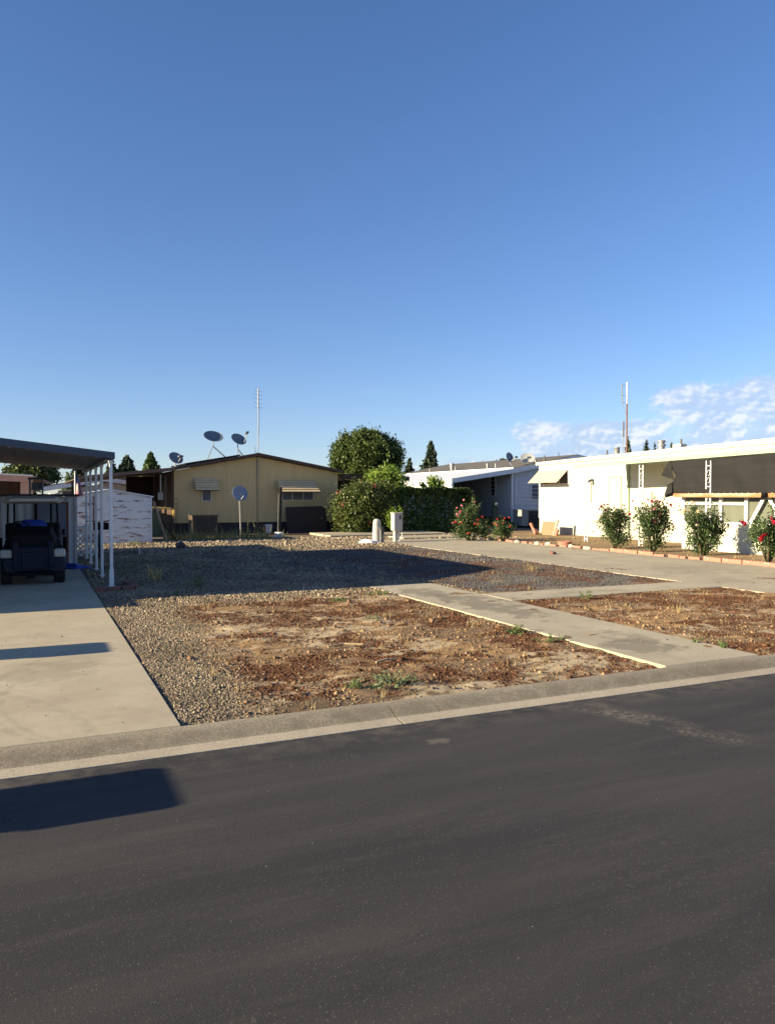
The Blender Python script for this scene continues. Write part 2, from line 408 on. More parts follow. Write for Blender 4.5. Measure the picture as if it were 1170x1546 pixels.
def bump_mask(v, lo, mid0, mid1, hi):
    return nmath('MULTIPLY', nrange(v, lo, mid0), nrange(v, mid1, hi, 1., 0.))
mA = nmath('MULTIPLY', bump_mask(az, 31., 36., 44., 48.), bump_mask(el, .8, 2.6, 4.7, 6.4))    # cumulus bank
mB = nmath('MULTIPLY', bump_mask(az, 40.5, 46.5, 75., 95.), bump_mask(el, .8, 2.6, 6.8, 9.2))     # bank at the far end of the street
mC = nmath('MULTIPLY', bump_mask(az, 10., 24., 75., 95.), bump_mask(el, -.5, .4, 2.4, 4.2))    # low thin bank along the horizon
msk = nmath('MAXIMUM', nmath('MAXIMUM', mA, mB), nmath('MULTIPLY', mC, .72))
dens = nrange(nmath('ADD', n0, nmath('MULTIPLY', nmath('SUBTRACT', msk, 1.), .62)), .22, .45)
n2 = cloud_noise(5., 3., .16, 1.1, 6, 8.7)                                                # faint wisps
wisp = nmath('MULTIPLY', nmath('MULTIPLY', nrange(n2, .52, .75), bump_mask(el, 0., 2., 6., 11.)), .06)
lit = nrange(nmath('SUBTRACT', n0, n1), -.03, .08)
cm = N.new('ShaderNodeMix'); cm.data_type = 'RGBA'; L.new(lit, cm.inputs['Factor'])
cm.inputs['A'].default_value = (3.1, 3.9, 5.3, 1); cm.inputs['B'].default_value = (5.9, 5.9, 6.1, 1)
m1 = N.new('ShaderNodeMix'); m1.data_type = 'RGBA'
L.new(nmath('MULTIPLY', nmath('MAXIMUM', dens, wisp), .74), m1.inputs['Factor'])
# the deep evening blue of the photograph's sky
hs = N.new('ShaderNodeHueSaturation'); hs.inputs['Saturation'].default_value = 1.14; hs.inputs['Value'].default_value = 1.0
L.new(sky.outputs['Color'], hs.inputs['Color'])
tn = N.new('ShaderNodeMix'); tn.data_type = 'RGBA'; tn.blend_type = 'MULTIPLY'; tn.inputs['Factor'].default_value = 1.
L.new(hs.outputs['Color'], tn.inputs['A']); tn.inputs['B'].default_value = (1.04, .97, 1.13, 1)
L.new(tn.outputs['Result'], m1.inputs['A']); L.new(cm.outputs['Result'], m1.inputs['B'])
L.new(m1.outputs['Result'], bg.inputs['Color'])
sl = bpy.data.lights.new('sun', 'SUN'); sl.energy = 5.; sl.angle = math.radians(.5); sl.color = (1., .835, .56)
so = bpy.data.objects.new('sun', sl); COL.objects.link(so); so.location = (-30, 0, 20)
so.rotation_euler = TO_SUN.to_track_quat('Z', 'Y').to_euler()
SC.view_settings.view_transform = 'Standard'; SC.view_settings.look = 'None'
SC.view_settings.exposure = 1.5; SC.view_settings.gamma = 1.

# ------------------------------------------------------------------ ground
ZR = -.07                          # road level
YC0, YC1 = 5.50, 5.89              # gutter lip and back of the curb
def struct(o): o['kind'] = 'structure'; return o
def ground_mat():
    m = bpy.data.materials.new('lot_ground'); m.use_nodes = True
    nt = m.node_tree; N = nt.nodes; L = nt.links; bs = N['Principled BSDF']; bs.inputs['Roughness'].default_value = .95
    bs.inputs['Specular IOR Level'].default_value = .12
    tc = N.new('ShaderNodeTexCoord')
    def noise(sc, det=5, ro=.6):
        n = N.new('ShaderNodeTexNoise'); n.inputs['Scale'].default_value = sc; n.inputs['Detail'].default_value = det
        n.inputs['Roughness'].default_value = ro; L.new(tc.outputs['Object'], n.inputs['Vector']); return n.outputs['Fac']
    def ramp(f, stops):
        r = N.new('ShaderNodeValToRGB'); e = r.color_ramp.elements
        while len(e) < len(stops): e.new(.5)
        for q, (p, c) in zip(e, stops): q.position = p; q.color = (*c, 1)
        L.new(f, r.inputs['Fac']); return r.outputs['Color']
    def att(n):
        a = N.new('ShaderNodeAttribute'); a.attribute_name = n; return a.outputs['Fac']
    def mix(f, a, b):
        x = N.new('ShaderNodeMix'); x.data_type = 'RGBA'; L.new(f, x.inputs['Factor']); L.new(a, x.inputs['A']); L.new(b, x.inputs['B']); return x.outputs['Result']
    fine = noise(60, 4); mid = noise(9, 6)
    dirt = ramp(mid, [(.3,(.17,.108,.056)),(.5,(.30,.19,.096)),(.7,(.43,.29,.155))])
    mulch = ramp(fine, [(.3,(.055,.027,.015)),(.5,(.125,.06,.032)),(.72,(.21,.108,.06))])
    grav = ramp(noise(42, 3), [(.28,(.07,.056,.040)),(.5,(.17,.138,.098)),(.72,(.33,.27,.19))])
    blue = ramp(noise(70, 3), [(.3,(.06,.062,.068)),(.55,(.13,.13,.135)),(.75,(.24,.23,.22))])
    pale = ramp(mid, [(.3,(.36,.275,.165)),(.7,(.50,.41,.27))])
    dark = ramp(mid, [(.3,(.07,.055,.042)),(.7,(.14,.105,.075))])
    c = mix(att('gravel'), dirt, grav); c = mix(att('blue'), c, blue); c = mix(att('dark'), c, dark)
    c = mix(att('mulch'), c, mulch); c = mix(att('pale'), c, pale)
    L.new(c, bs.inputs['Base Color'])
    bp = N.new('ShaderNodeBump'); bp.inputs['Strength'].default_value = .7; bp.inputs['Distance'].default_value = .012
    L.new(noise(90, 4), bp.inputs['Height']); L.new(bp.outputs['Normal'], bs.inputs['Normal'])
    return m
M['lot'] = ground_mat()
def zones(x, y):
    """what covers the lot at (x, y): weights for gravel, blue gravel, dark soil, mulch and pale scraped patches"""
    w = (fbm(x*.9, y*.9, 4, 5)-.5)
    wx = x+w*1.6; wy = y+(fbm(x*.8+9, y*.8, 4, 8)-.5)*2.2
    g = np.maximum(sstep(12.0, 13.3, wy), 1-sstep(1.2, 1.75, x+w*.9-.10*(y-6)))
    g = np.where(x > 7.0, sstep(11.4, 12.2, y)*.9, g)
    g = np.maximum(g, sstep(23.6, 24.6, wy))
    g = np.where(x > 16.2, .35+.4*fbm(x*1.3,y*1.3,4,61), g)
    b = sstep(7.0, 7.8, wx)*sstep(11.2, 12.5, wy)*(1-sstep(22.8, 24.4, wy))*(1-sstep(11.7,12.2,x))
    b = np.maximum(b, .75*sstep(13.6,15.,wy)*(1-sstep(22.5,24.,wy))*sstep(5.,7.,wx)*(1-sstep(11.7,12.2,x)))
    n1 = fbm(x*.95, y*1.15, 6, 21, .62); n2 = fbm(x*2.7+4, y*3.3, 6, 33, .66)
    inner = (1-g)*(1-sstep(15.6,16.4,x))
    mul = sstep(.474, .54, n1*.5+n2*.5)*inner
    mul = np.maximum(mul, sstep(.455,.545,n1*.6+n2*.4)*.9*sstep(6.5,7.5,x)*(1-sstep(12,16.2,x))*(1-sstep(24.5,26,y)))
    mul = np.maximum(mul, sstep(.58,.68,n1)*.35*(1-inner)*(1-sstep(22,24,y))*sstep(2.5,4.5,x)*(1-sstep(15.5,16.3,x)))
    pl = sstep(.54, .575, fbm(x*.8+31, y*1.5, 7, 45, .62))*inner*(1-.35*mul)
    tw = fbm(x*6., y*9., 4, 97)
    pl = pl*sstep(.36,.5,tw)
    dk = sstep(.47,.56, fbm(x*1.0+3,y*1.5,6,77,.6))*inner*.6
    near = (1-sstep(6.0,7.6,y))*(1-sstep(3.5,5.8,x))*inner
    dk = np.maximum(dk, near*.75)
    return g, b, dk, mul, pl
X0, X1 = 1.0, 24.0
ys = [YC1-.01]
while ys[-1] < 38: ys.append(ys[-1]+.025*max(1, (ys[-1]/7.)**1.3))
xs = [X0]
while xs[-1] < X1: xs.append(xs[-1]+(.045 if xs[-1] < 12 else .09))
gx, gy = np.meshgrid(np.array(xs), np.array(ys)); gxf, gyf = gx.ravel(), gy.ravel()
zg, zb, zd, zm, zp = zones(gxf, gyf)
def relief(x, y, g, m):
    h = .012+.03*(fbm(x*.7, y*.7, 4, 3)-.5)+(.022-.008*g)*(fbm(x*6, y*6, 4, 13, .6)-.5)+.034*m*(fbm(x*10, y*10, 4, 19, .65)-.42)+.02*sstep(.5,.75,fbm(x*1.6+7,y*2.2,4,52))*(1-m)*(1-g)
    ed = np.minimum(sstep(0, .25, y-YC1), sstep(0, .06, x-X0)*.5+.5)
    return h*ed-.012*(1-ed)
zz = relief(gxf, gyf, zg, zm)
ny, nx = gx.shape
ii = (np.arange(ny-1)[:,None]*nx+np.arange(nx-1)[None]).ravel()
lot = struct(raw_mesh('lot', np.stack([gxf,gyf,zz],1), np.stack([ii,ii+1,ii+nx+1,ii+nx],1), M['lot'], smooth=True))
for nm_, a_ in (('gravel',zg),('blue',zb),('dark',zd),('mulch',zm),('pale',zp)):
    at = lot.data.attributes.new(nm_, 'FLOAT', 'POINT'); at.data.foreach_set('value', a_.astype(np.float32))
def gz(x, y):
    x = np.asarray(x, float); y = np.asarray(y, float); g, b, d, m, p = zones(x, y); return relief(x, y, g, m)
def gz1(x, y): return float(gz(np.array([x]), np.array([y]))[0])

M['ground'] = mat('open_ground', (.2,.155,.11), (.28,.22,.15), .6, .95, .4, 30)
struct(MB().quad((-6000,-6000,-.16),(6000,-6000,-.16),(6000,6000,-.16),(-6000,6000,-.16)).build('ground', M['ground'], fix=False))
struct(MB().box(-160,220,YC1-.02,170,-.3,-.045).build('terrain', M['ground']))

# road: sealed asphalt, worn in places
def road_mat():
    m = bpy.data.materials.new('asphalt'); m.use_nodes = True
    nt = m.node_tree; N = nt.nodes; L = nt.links; bs = N['Principled BSDF']
    bs.inputs['Roughness'].default_value = .8; bs.inputs['Specular IOR Level'].default_value = .25
    tc = N.new('ShaderNodeTexCoord')
    def mp(sx, sy, rz=0):
        q = N.new('ShaderNodeMapping'); q.inputs['Scale'].default_value = (sx,sy,1); q.inputs['Rotation'].default_value = (0,0,rz)
        L.new(tc.outputs['Object'], q.inputs['Vector']); return q.outputs['Vector']
    def noise(sc, det, v=None, ro=.6):
        n = N.new('ShaderNodeTexNoise'); n.inputs['Scale'].default_value = sc; n.inputs['Detail'].default_value = det; n.inputs['Roughness'].default_value = ro
        L.new(v or tc.outputs['Object'], n.inputs['Vector']); return n.outputs['Fac']
    def mr(f, a, b, c=0., d=1.):
        n = N.new('ShaderNodeMapRange')
        for k, q in zip(('From Min','From Max','To Min','To Max'), (a,b,c,d)): n.inputs[k].default_value = q
        L.new(f, n.inputs['Value']); return n.outputs['Result']
    def mul(a, b, op='MULTIPLY'):
        n = N.new('ShaderNodeMath'); n.operation = op
        for i, q in enumerate((a,b)):
            if isinstance(q, (int,float)): n.inputs[i].default_value = q
            else: L.new(q, n.inputs[i])
        return n.outputs[0]
    def mixc(f, a, b):
        x = N.new('ShaderNodeMix'); x.data_type = 'RGBA'; L.new(f, x.inputs['Factor'])
        for k, q in (('A',a),('B',b)):
            if isinstance(q, tuple): x.inputs[k].default_value = (*q,1)
            else: L.new(q, x.inputs[k])
        return x.outputs['Result']
    r = N.new('ShaderNodeValToRGB'); e = r.color_ramp.elements; e[0].position = .25; e[1].position = .8
    e[0].color = (.021,.0205,.0205,1); e[1].color = (.044,.042,.041,1)
    L.new(noise(180, 3, None, .7), r.inputs['Fac']); c = r.outputs['Color']
    # broad sealcoat streaks along the street and faint patches
    st = mr(noise(1.0, 6, mp(.22,1.6,.05)), .38, .68); c = mixc(mul(st,.5), c, (.068,.063,.058)); s2 = mr(noise(2.6, 7, mp(.35,2.2,.12), .68), .5, .7); c = mixc(mul(s2,.3), c, (.085,.077,.068))
    pt = mr(noise(.55, 5, mp(1,1.3,.4)), .56, .66); c = mixc(mul(pt,.3), c, (.036,.036,.038))
    # worn wheel track where the old stone shows through
    sp = N.new('ShaderNodeSeparateXYZ'); L.new(tc.outputs['Object'], sp.inputs[0])
    ux = mul(mul(mul(sp.outputs['Y'], -5.46, 'ADD'), .36), mul(sp.outputs['X'], -4.27, 'ADD'), 'ADD')
    band = mul(mr(ux, -.22, -.02), mr(ux, .02, .26, 1., 0.))
    band = mul(band, mul(mr(sp.outputs['Y'], 3.9, 4.4), mr(sp.outputs['Y'], 5.3, 5.5, 1., 0.)))
    band = mul(mul(band, 1.4), 1., 'MINIMUM')
    wn = mul(mr(noise(26, 6, None, .72), .44, .58), mul(band, mr(noise(3.2, 5), .36, .55))); c = mixc(mul(wn,.75), c, (.20,.17,.13))
    sc_ = mul(mr(noise(30, 6, None, .75), .57, .66), mr(noise(.8, 4, mp(.6,1.4)), .54, .64)); c = mixc(mul(sc_,.35), c, (.2,.175,.14))
    dx_ = mul(mul(sp.outputs['X'], -2.72, 'ADD'), 9.); dy_ = mul(mul(sp.outputs['Y'], -5.02, 'ADD'), 16.)
    spot = mr(mul(mul(mul(dx_,dx_), mul(dy_,dy_), 'ADD'), mul(mul(noise(14,6,None,.7), -.5, 'ADD'), 7.), 'ADD'), .2, 1.2, 1., 0.); c = mixc(mul(spot,.42), c, (.2,.17,.13))
    # dust at the gutter
    du = mul(mr(sp.outputs['Y'], 5.05, 5.5), mr(noise(7, 5), .42, .62)); c = mixc(mul(du,.45), c, (.16,.135,.105))
    # single light stones
    vo = N.new('ShaderNodeTexVoronoi'); vo.inputs['Scale'].default_value = 70; L.new(tc.outputs['Object'], vo.inputs['Vector'])
    vs = N.new('ShaderNodeSeparateColor'); L.new(vo.outputs['Color'], vs.inputs[0])
    spk = mul(mr(vo.outputs['Distance'], .2, .3, 1., 0.), mr(vs.outputs[0], .72, .8)); c = mixc(mul(spk,mr(noise(1.3,5),.3,.7,.25,.75)), c, (.135,.126,.113))
    L.new(c, bs.inputs['Base Color'])
    bp = N.new('ShaderNodeBump'); bp.inputs['Strength'].default_value = .55; bp.inputs['Distance'].default_value = .006
    L.new(noise(210, 3, None, .7), bp.inputs['Height']); L.new(bp.outputs['Normal'], bs.inputs['Normal'])
    return m
M['asphalt'] = road_mat()
struct(MB().box(-160,220,-6.5,YC0+.02,-.3,ZR).build('road', M['asphalt']))

def concrete_mat(name, a, b, stain, marks=False, speck=0., patches=()):
    m = mat(name, a, b, 1.1, .85, .25, 120, 8)
    nt = m.node_tree; N = nt.nodes; L = nt.links; bs = N['Principled BSDF']
    src = bs.inputs['Base Color'].links[0].from_socket
    tc = N.new('ShaderNodeTexCoord')
    def noise(sc, det, ro=.6, st=None):
        v = tc.outputs['Object']
        if st:
            q = N.new('ShaderNodeMapping'); q.inputs['Scale'].default_value = st; L.new(v, q.inputs['Vector']); v = q.outputs['Vector']
        n = N.new('ShaderNodeTexNoise'); n.inputs['Scale'].default_value = sc; n.inputs['Detail'].default_value = det; n.inputs['Roughness'].default_value = ro
        L.new(v, n.inputs['Vector']); return n.outputs['Fac']
    def mr(f, a, b, c=0., d=1.):
        n = N.new('ShaderNodeMapRange')
        for k, q in zip(('From Min','From Max','To Min','To Max'), (a,b,c,d)): n.inputs[k].default_value = q
        L.new(f, n.inputs['Value']); return n.outputs['Result']
    def mul(a, b, op='MULTIPLY'):
        n = N.new('ShaderNodeMath'); n.operation = op
        for i, q in enumerate((a,b)):
            if isinstance(q, (int,float)): n.inputs[i].default_value = q
            else: L.new(q, n.inputs[i])
        return n.outputs[0]
    def mixc(f, a, b):
        x = N.new('ShaderNodeMix'); x.data_type = 'RGBA'; L.new(f, x.inputs['Factor']); L.new(a, x.inputs['A'])
        if isinstance(b, tuple): x.inputs['B'].default_value = (*b,1)
        else: L.new(b, x.inputs['B'])
        return x.outputs['Result']
    c = mixc(mul(mr(noise(.9, 7, .62), .5, .68), .5), src, stain)
    c = mixc(mul(mr(noise(45, 4, .7), .45, .7), .3), c, tuple(q*.5 for q in a)); c = mixc(mul(mr(noise(5, 6, .65), .48, .68), .28), c, tuple(q*.6 for q in a))
    if speck: c = mixc(mul(mr(noise(75, 3, .7), .47, .6), speck), c, tuple(q*.4 for q in a))
    if patches:
        sq = N.new('ShaderNodeSeparateXYZ'); L.new(tc.outputs['Object'], sq.inputs[0])
    for (cx, cy, rx, ry, k_) in patches:      # old oil and rust stains
        ex = mul(mul(sq.outputs['X'], -cx, 'ADD'), 1./rx); ey = mul(mul(sq.outputs['Y'], -cy, 'ADD'), 1./ry)
        rr_ = mul(mul(ex,ex), mul(ey,ey), 'ADD'); rr_ = mul(rr_, mul(mul(noise(2.9,8,.7), -.5, 'ADD'), 7.), 'ADD')
        c = mixc(mul(mr(rr_, .45, 1.05, 1., 0.), k_), c, tuple(q*.42 for q in a))
    if marks:      # old tyre arcs
        sp = N.new('ShaderNodeSeparateXYZ'); L.new(tc.outputs['Object'], sp.inputs[0])
        for (cx, cy, rad, w) in ((2.35,7.35,2.75,.05),(2.2,7.2,2.45,.035),(-2.6,5.6,3.0,.07)):
            dx = mul(sp.outputs['X'], -cx, 'ADD'); dy = mul(sp.outputs['Y'], -cy, 'ADD')
            r = mul(mul(mul(dx,dx), mul(dy,dy), 'ADD'), .5, 'POWER')
            k = mr(mul(mul(r, -rad, 'ADD'), 0, 'ADD'), -w, w)
            tri = mul(mul(k, mul(mul(k,-1), 1, 'ADD')), 4)
            c = mixc(mul(mul(tri, mr(noise(6,4), .35, .6)), .34), c, tuple(q*.45 for q in a))
    L.new(c, bs.inputs['Base Color'])
    return m
M['drive'] = concrete_mat('driveway_concrete', (.44,.385,.275), (.37,.32,.228), (.27,.225,.165), True, patches=((.1,8.2,.5,.5,.3),(14.2,13.5,1.3,1.2,.35),(13.2,19.5,.9,2.,.3)))
M['walk'] = concrete_mat('walkway_concrete', (.45,.395,.28), (.375,.328,.235), (.25,.21,.16), patches=((6.3,6.8,.42,.42,.8),(6.55,7.2,.3,.5,.55),(6.5,10.6,.45,1.7,.8),(6.3,12.2,.4,.7,.7),(9.2,11.1,.8,.2,.4)))
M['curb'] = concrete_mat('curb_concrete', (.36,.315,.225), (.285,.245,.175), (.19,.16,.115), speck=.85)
def shade_band(m, y0, y1, y2, y3, col, k):
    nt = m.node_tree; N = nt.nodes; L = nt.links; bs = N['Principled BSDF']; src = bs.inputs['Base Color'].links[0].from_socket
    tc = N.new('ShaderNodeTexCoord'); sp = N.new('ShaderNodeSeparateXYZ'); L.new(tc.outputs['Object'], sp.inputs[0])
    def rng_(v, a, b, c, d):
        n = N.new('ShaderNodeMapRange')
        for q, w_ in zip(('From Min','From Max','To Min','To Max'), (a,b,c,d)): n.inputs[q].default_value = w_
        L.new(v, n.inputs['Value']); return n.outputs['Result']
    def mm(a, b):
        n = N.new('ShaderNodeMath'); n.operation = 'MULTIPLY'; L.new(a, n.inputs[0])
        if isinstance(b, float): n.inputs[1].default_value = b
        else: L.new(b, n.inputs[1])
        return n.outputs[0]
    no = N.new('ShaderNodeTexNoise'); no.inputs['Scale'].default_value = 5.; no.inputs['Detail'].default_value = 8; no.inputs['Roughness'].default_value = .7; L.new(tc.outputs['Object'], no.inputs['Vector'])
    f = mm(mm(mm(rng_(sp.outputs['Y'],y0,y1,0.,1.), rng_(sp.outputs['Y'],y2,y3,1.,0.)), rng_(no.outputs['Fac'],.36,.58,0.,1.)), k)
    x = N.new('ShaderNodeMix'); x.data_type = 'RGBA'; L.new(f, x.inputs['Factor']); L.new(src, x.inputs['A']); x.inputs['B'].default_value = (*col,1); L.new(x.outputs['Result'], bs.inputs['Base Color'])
shade_band(M['curb'], 5.60, 5.66, 5.74, 5.83, (.13,.105,.075), .5)  # darker band paints the shade on the curb's street-facing slope
M['lip'] = concrete_mat('gutter_concrete', (.47,.405,.3), (.4,.345,.26), (.3,.25,.18), speck=.45)
# rolled curb in three castings with open joints, gutter lip below
def curb_profile():
    p = [(YC0+.12,ZR-.1),(YC0+.12,ZR+.022)]
    for k in range(9):
        a = k/8.; p.append((YC0+.12+.22*a, ZR+.022+.072*math.sin(a*math.pi/2)**1.2))
    p += [(YC1-.02,.026),(YC1,.014),(YC1,-.2)]
    return p
cb = MB()
for a, b in ((-90,2.655),(2.663,3.065),(3.073,9.4),(9.412,15.5),(15.512,140)): cb.prism(curb_profile(), a, b, 'x')
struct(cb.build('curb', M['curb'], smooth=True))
gl = MB()
for a, b in ((-90,2.655),(2.67,140)): gl.prism([(YC0-.01,ZR-.1),(YC0-.01,ZR+.008),(YC0+.03,ZR+.014),(YC0+.125,ZR+.026),(YC0+.125,ZR-.1)], a, b, 'x')
struct(gl.build('gutter', M['lip']))
# concrete driveways and paths
def slab(name, x0, x1, y0, y1, z, m, b=.012):
    s = MB(); s.obox(((x0+x1)/2,(y0+y1)/2,z-.1),(x1-x0,y1-y0,.2),None,b); return struct(s.build(name, m))
sl_ = MB()
for a, b in ((YC1+.006,9.9),(9.908,15.3),(15.308,24.)): sl_.obox((-1.1,(a+b)/2,-.075),(4.2,b-a,.2),None,.006)
struct(sl_.build('driveway', M['drive']))
sl_ = MB()
for a, b in ((YC1+.004,9.55),(9.556,13.5)): sl_.obox((6.47,(a+b)/2,-.069),(1.35,b-a,.2),None,.012)
struct(sl_.build('walkway', M['walk']))
slab('footpath', 7.152, 11.9, 10.68, 11.62, .032, M['walk'])
sl_ = MB()
for a, b in ((YC1+.006,11.2),(11.207,17.),(17.007,22.5),(22.507,27.6)): sl_.obox((14.1,(a+b)/2,-.076),(4.4,b-a,.2),None,.01)
struct(sl_.build('driveway', M['drive']))
slab('patio', 11.35, 16.9, 30.5, 33.2, .10, M['walk'], .02)
slab('pavement', 13.6, 17.6, 28.1, 29.6, .07, M['walk'], .02)
# loose gravel, mulch chips, clods
def in_slabs(x, y):
    a = (x > 5.82) & (x < 7.12) & (y < 13.47); b = (x > 7.1) & (x < 11.95) & (y > 10.7) & (y < 11.6)
    c = (x > 11.93) & (x < 16.4) & (y < 27.7); d = (x > 11.3) & (x < 17) & (y > 30.4) & (y < 33.3); e = (x > 13.5) & (x < 17.7) & (y > 28) & (y < 29.7)
    return a | b | c | d | e
def throw(n, x0, x1, y0, y1, wfun):
    x = RNG.uniform(x0,x1,n); y = RNG.uniform(y0,y1,n); g, b, d, m, p = zones(x, y)
    keep = (RNG.random(n) < wfun(g,b,d,m,p)) & ~in_slabs(x, y); x, y = x[keep], y[keep]
    return x, y, gz(x, y)
M['peb'] = mat('loose_gravel_stones', (.14,.112,.078), (.31,.25,.172), .8, .9, island=.55, spec=.15)
M['pebb'] = mat('blue_gray_gravel', (.065,.062,.06), (.135,.125,.112), .8, .9, island=.5, spec=.15)
M['chip'] = mat('bark_mulch', (.08,.04,.023), (.15,.078,.044), .8, .95, island=.4, spec=.05)
M['clod'] = mat('soil_crumbs', (.17,.11,.06), (.3,.2,.11), .8, .95, island=.35, spec=.05)
parts_ = []
for n, box, s0 in ((60000,(1.02,3.2,5.95,13.),.0115),(10000,(1.02,5.8,5.95,12.5),.016),(40000,(1.02,7.4,11.8,17.),.02),(34000,(1.05,11.8,17,24.5),.028),(16000,(1.05,13.5,24,31),.045),(5000,(11.5,19,26.5,32),.045)):
    x, y, z = throw(n, *box, lambda g,b,d,m,p: np.clip(g*(1-b)*(1-m)+.03,0,1)); parts_.append((x,y,z,np.full(len(x),s0)))
x, y, z, s = [np.concatenate(q) for q in zip(*parts_)]
s = s*np.exp(RNG.normal(0,.38,len(x)))
def stuff(o): o['kind'] = 'stuff'; return o
stuff(scatter('gravel', np.stack([x,y,z+s*.12],1), ICO_V, ICO_F, np.stack([s*1.15,s,s*.72],1), M['peb'], loc=(3,14,0)))
parts_ = []
for n, box, s0 in ((36000,(6.5,11.9,11.6,17.),.016),(24000,(5.,11.9,17,24),.024)):
    x, y, z = throw(n, *box, lambda g,b,d,m,p: np.clip(b*(1-.8*m),0,1)); parts_.append((x,y,z,np.full(len(x),s0)))
x, y, z, s = [np.concatenate(q) for q in zip(*parts_)]; s = s*np.exp(RNG.normal(0,.35,len(x)))
stuff(scatter('gravel', np.stack([x,y,z+s*.1],1), ICO_V, ICO_F, np.stack([s*1.1,s,s*.75],1), M['pebb'], loc=(9,14,0)))
parts_ = []
for n, box in ((110000,(1.3,5.75,5.92,13.2)),(66000,(7.2,11.9,5.92,10.7)),(30000,(6.5,11.9,11.5,20))):
    x, y, z = throw(n, *box, lambda g,b,d,m,p: np.clip(m*1.0+.02,0,1)); parts_.append((x,y,z))
x, y, z = [np.concatenate(q) for q in zip(*parts_)]; n = len(x); s = .0088*np.exp(RNG.normal(0,.55,n))
R = np.einsum('nij,njk->nik', yaw_rot(n,.7), rand_rot(n)*0+np.eye(3))
stuff(scatter('mulch', np.stack([x,y,z+.002],1), OCT_V, OCT_F, np.stack([s*1.7,s*1.1,s*.75],1), M['chip'], loc=(4,9,0), R=R))
parts_ = []
for n, box in ((34000,(1.5,5.75,5.92,13.2)),(22000,(7.2,11.9,5.92,10.7)),(12000,(16.3,22,11,30))):
    x, y, z = throw(n, *box, lambda g,b,d,m,p: np.clip((1-m)*(1-.6*p)*(1-.7*g),0,1)*.8); parts_.append((x,y,z))
x, y, z = [np.concatenate(q) for q in zip(*parts_)]; s = .0095*np.exp(RNG.normal(0,.6,len(x)))
stuff(scatter('dirt', np.stack([x,y,z+s*.1],1), OCT_V, OCT_F, s*1.1, M['clod'], loc=(4,9,0)))
x = np.concatenate([RNG.uniform(5.8,7.1,90),RNG.uniform(11.95,16.2,170),RNG.uniform(-.9,.98,60)]); y = np.concatenate([RNG.uniform(5.95,13.4,90),RNG.uniform(7,27,170),RNG.uniform(6,15,60)])
z = np.concatenate([np.full(90,.031),np.full(170,.024),np.full(60,.025)]); s = .0085*np.exp(RNG.normal(0,.55,320))
stuff(scatter('debris', np.stack([x,y,z+s*.15],1), OCT_V, OCT_F, np.stack([s*1.6,s,s*.6],1), mat('dark_debris', (.06,.045,.03), (.2,.16,.11), 3, .9, island=.5), loc=(7,10,0)))
# light stones scattered on the asphalt
n = 80; x = RNG.uniform(-1.5,9,n); y = RNG.uniform(1.2,5.45,n); s = .0036*np.clip(np.exp(RNG.normal(0,.4,n)),.4,1.5)
stuff(scatter('grit', np.stack([x,y,ZR+s*.3],1), ICO_V, ICO_F, s, mat('light_grit', (.4,.36,.31), (.27,.24,.2), 9, .9, island=.3), loc=(2,3,0)))
# dry and green weeds that nobody could count
def blades(name, x, y, h, m, wide=1., loc=(4,9,0), z=None, lean=.5):
    n = len(x); R = yaw_rot(n, lean); h = np.asarray(h)*np.ones(n)
    return stuff(scatter(name, np.stack([x,y,(gz(x,y) if z is None else z)-.005],1), BLADE_V, [(0,1,2),(0,2,3),(3,2,4)], np.stack([h*wide,h*.8,h],1), m, loc=loc, R=R))
def tufts(n, box, per, rad, w=None):
    x, y, z = throw(n, *box, w or (lambda g,b,d,m,p: np.clip(.5+0*g,0,1)))
    k = RNG.poisson(per, len(x)); idx = np.repeat(np.arange(len(x)), k)
    xx = x[idx]+RNG.normal(0,rad,len(idx)); yy = y[idx]+RNG.normal(0,rad,len(idx)); ok = ~in_slabs(xx,yy) & (yy > YC1+.02) & (xx > 1.05)
    return xx[ok], yy[ok]
xy = [tufts(90,(1.2,5.7,5.95,13),12,.05), tufts(70,(7.2,11.8,5.95,10.6),14,.05), tufts(110,(7.0,11.8,11.7,22),16,.08), tufts(80,(2,7,12,24),12,.06), tufts(420,(16.5,21,14,31),16,.1)]
x = np.concatenate([q[0] for q in xy]); y = np.concatenate([q[1] for q in xy])
blades('dry_grass', x, y, .075*np.clip(np.exp(RNG.normal(0,.4,len(x))),.3,1.7), M['dry_grass'], 1., lean=.9)
x = RNG.uniform(4.6,9.6,1500); y = 30.9+.7*RNG.random(1500)**2+RNG.normal(0,.12,1500); keep = fbm(x*2.2,y*.6,3,91) > .46; x, y = x[keep], y[keep]
blades('weeds', x, y, .27*np.exp(RNG.normal(0,.4,len(x))), mat('straw_green_weeds', (.3,.28,.1), (.22,.24,.08), 2, .6, island=.4, trans=.3), 1.1, loc=(6,31,0), lean=.35)
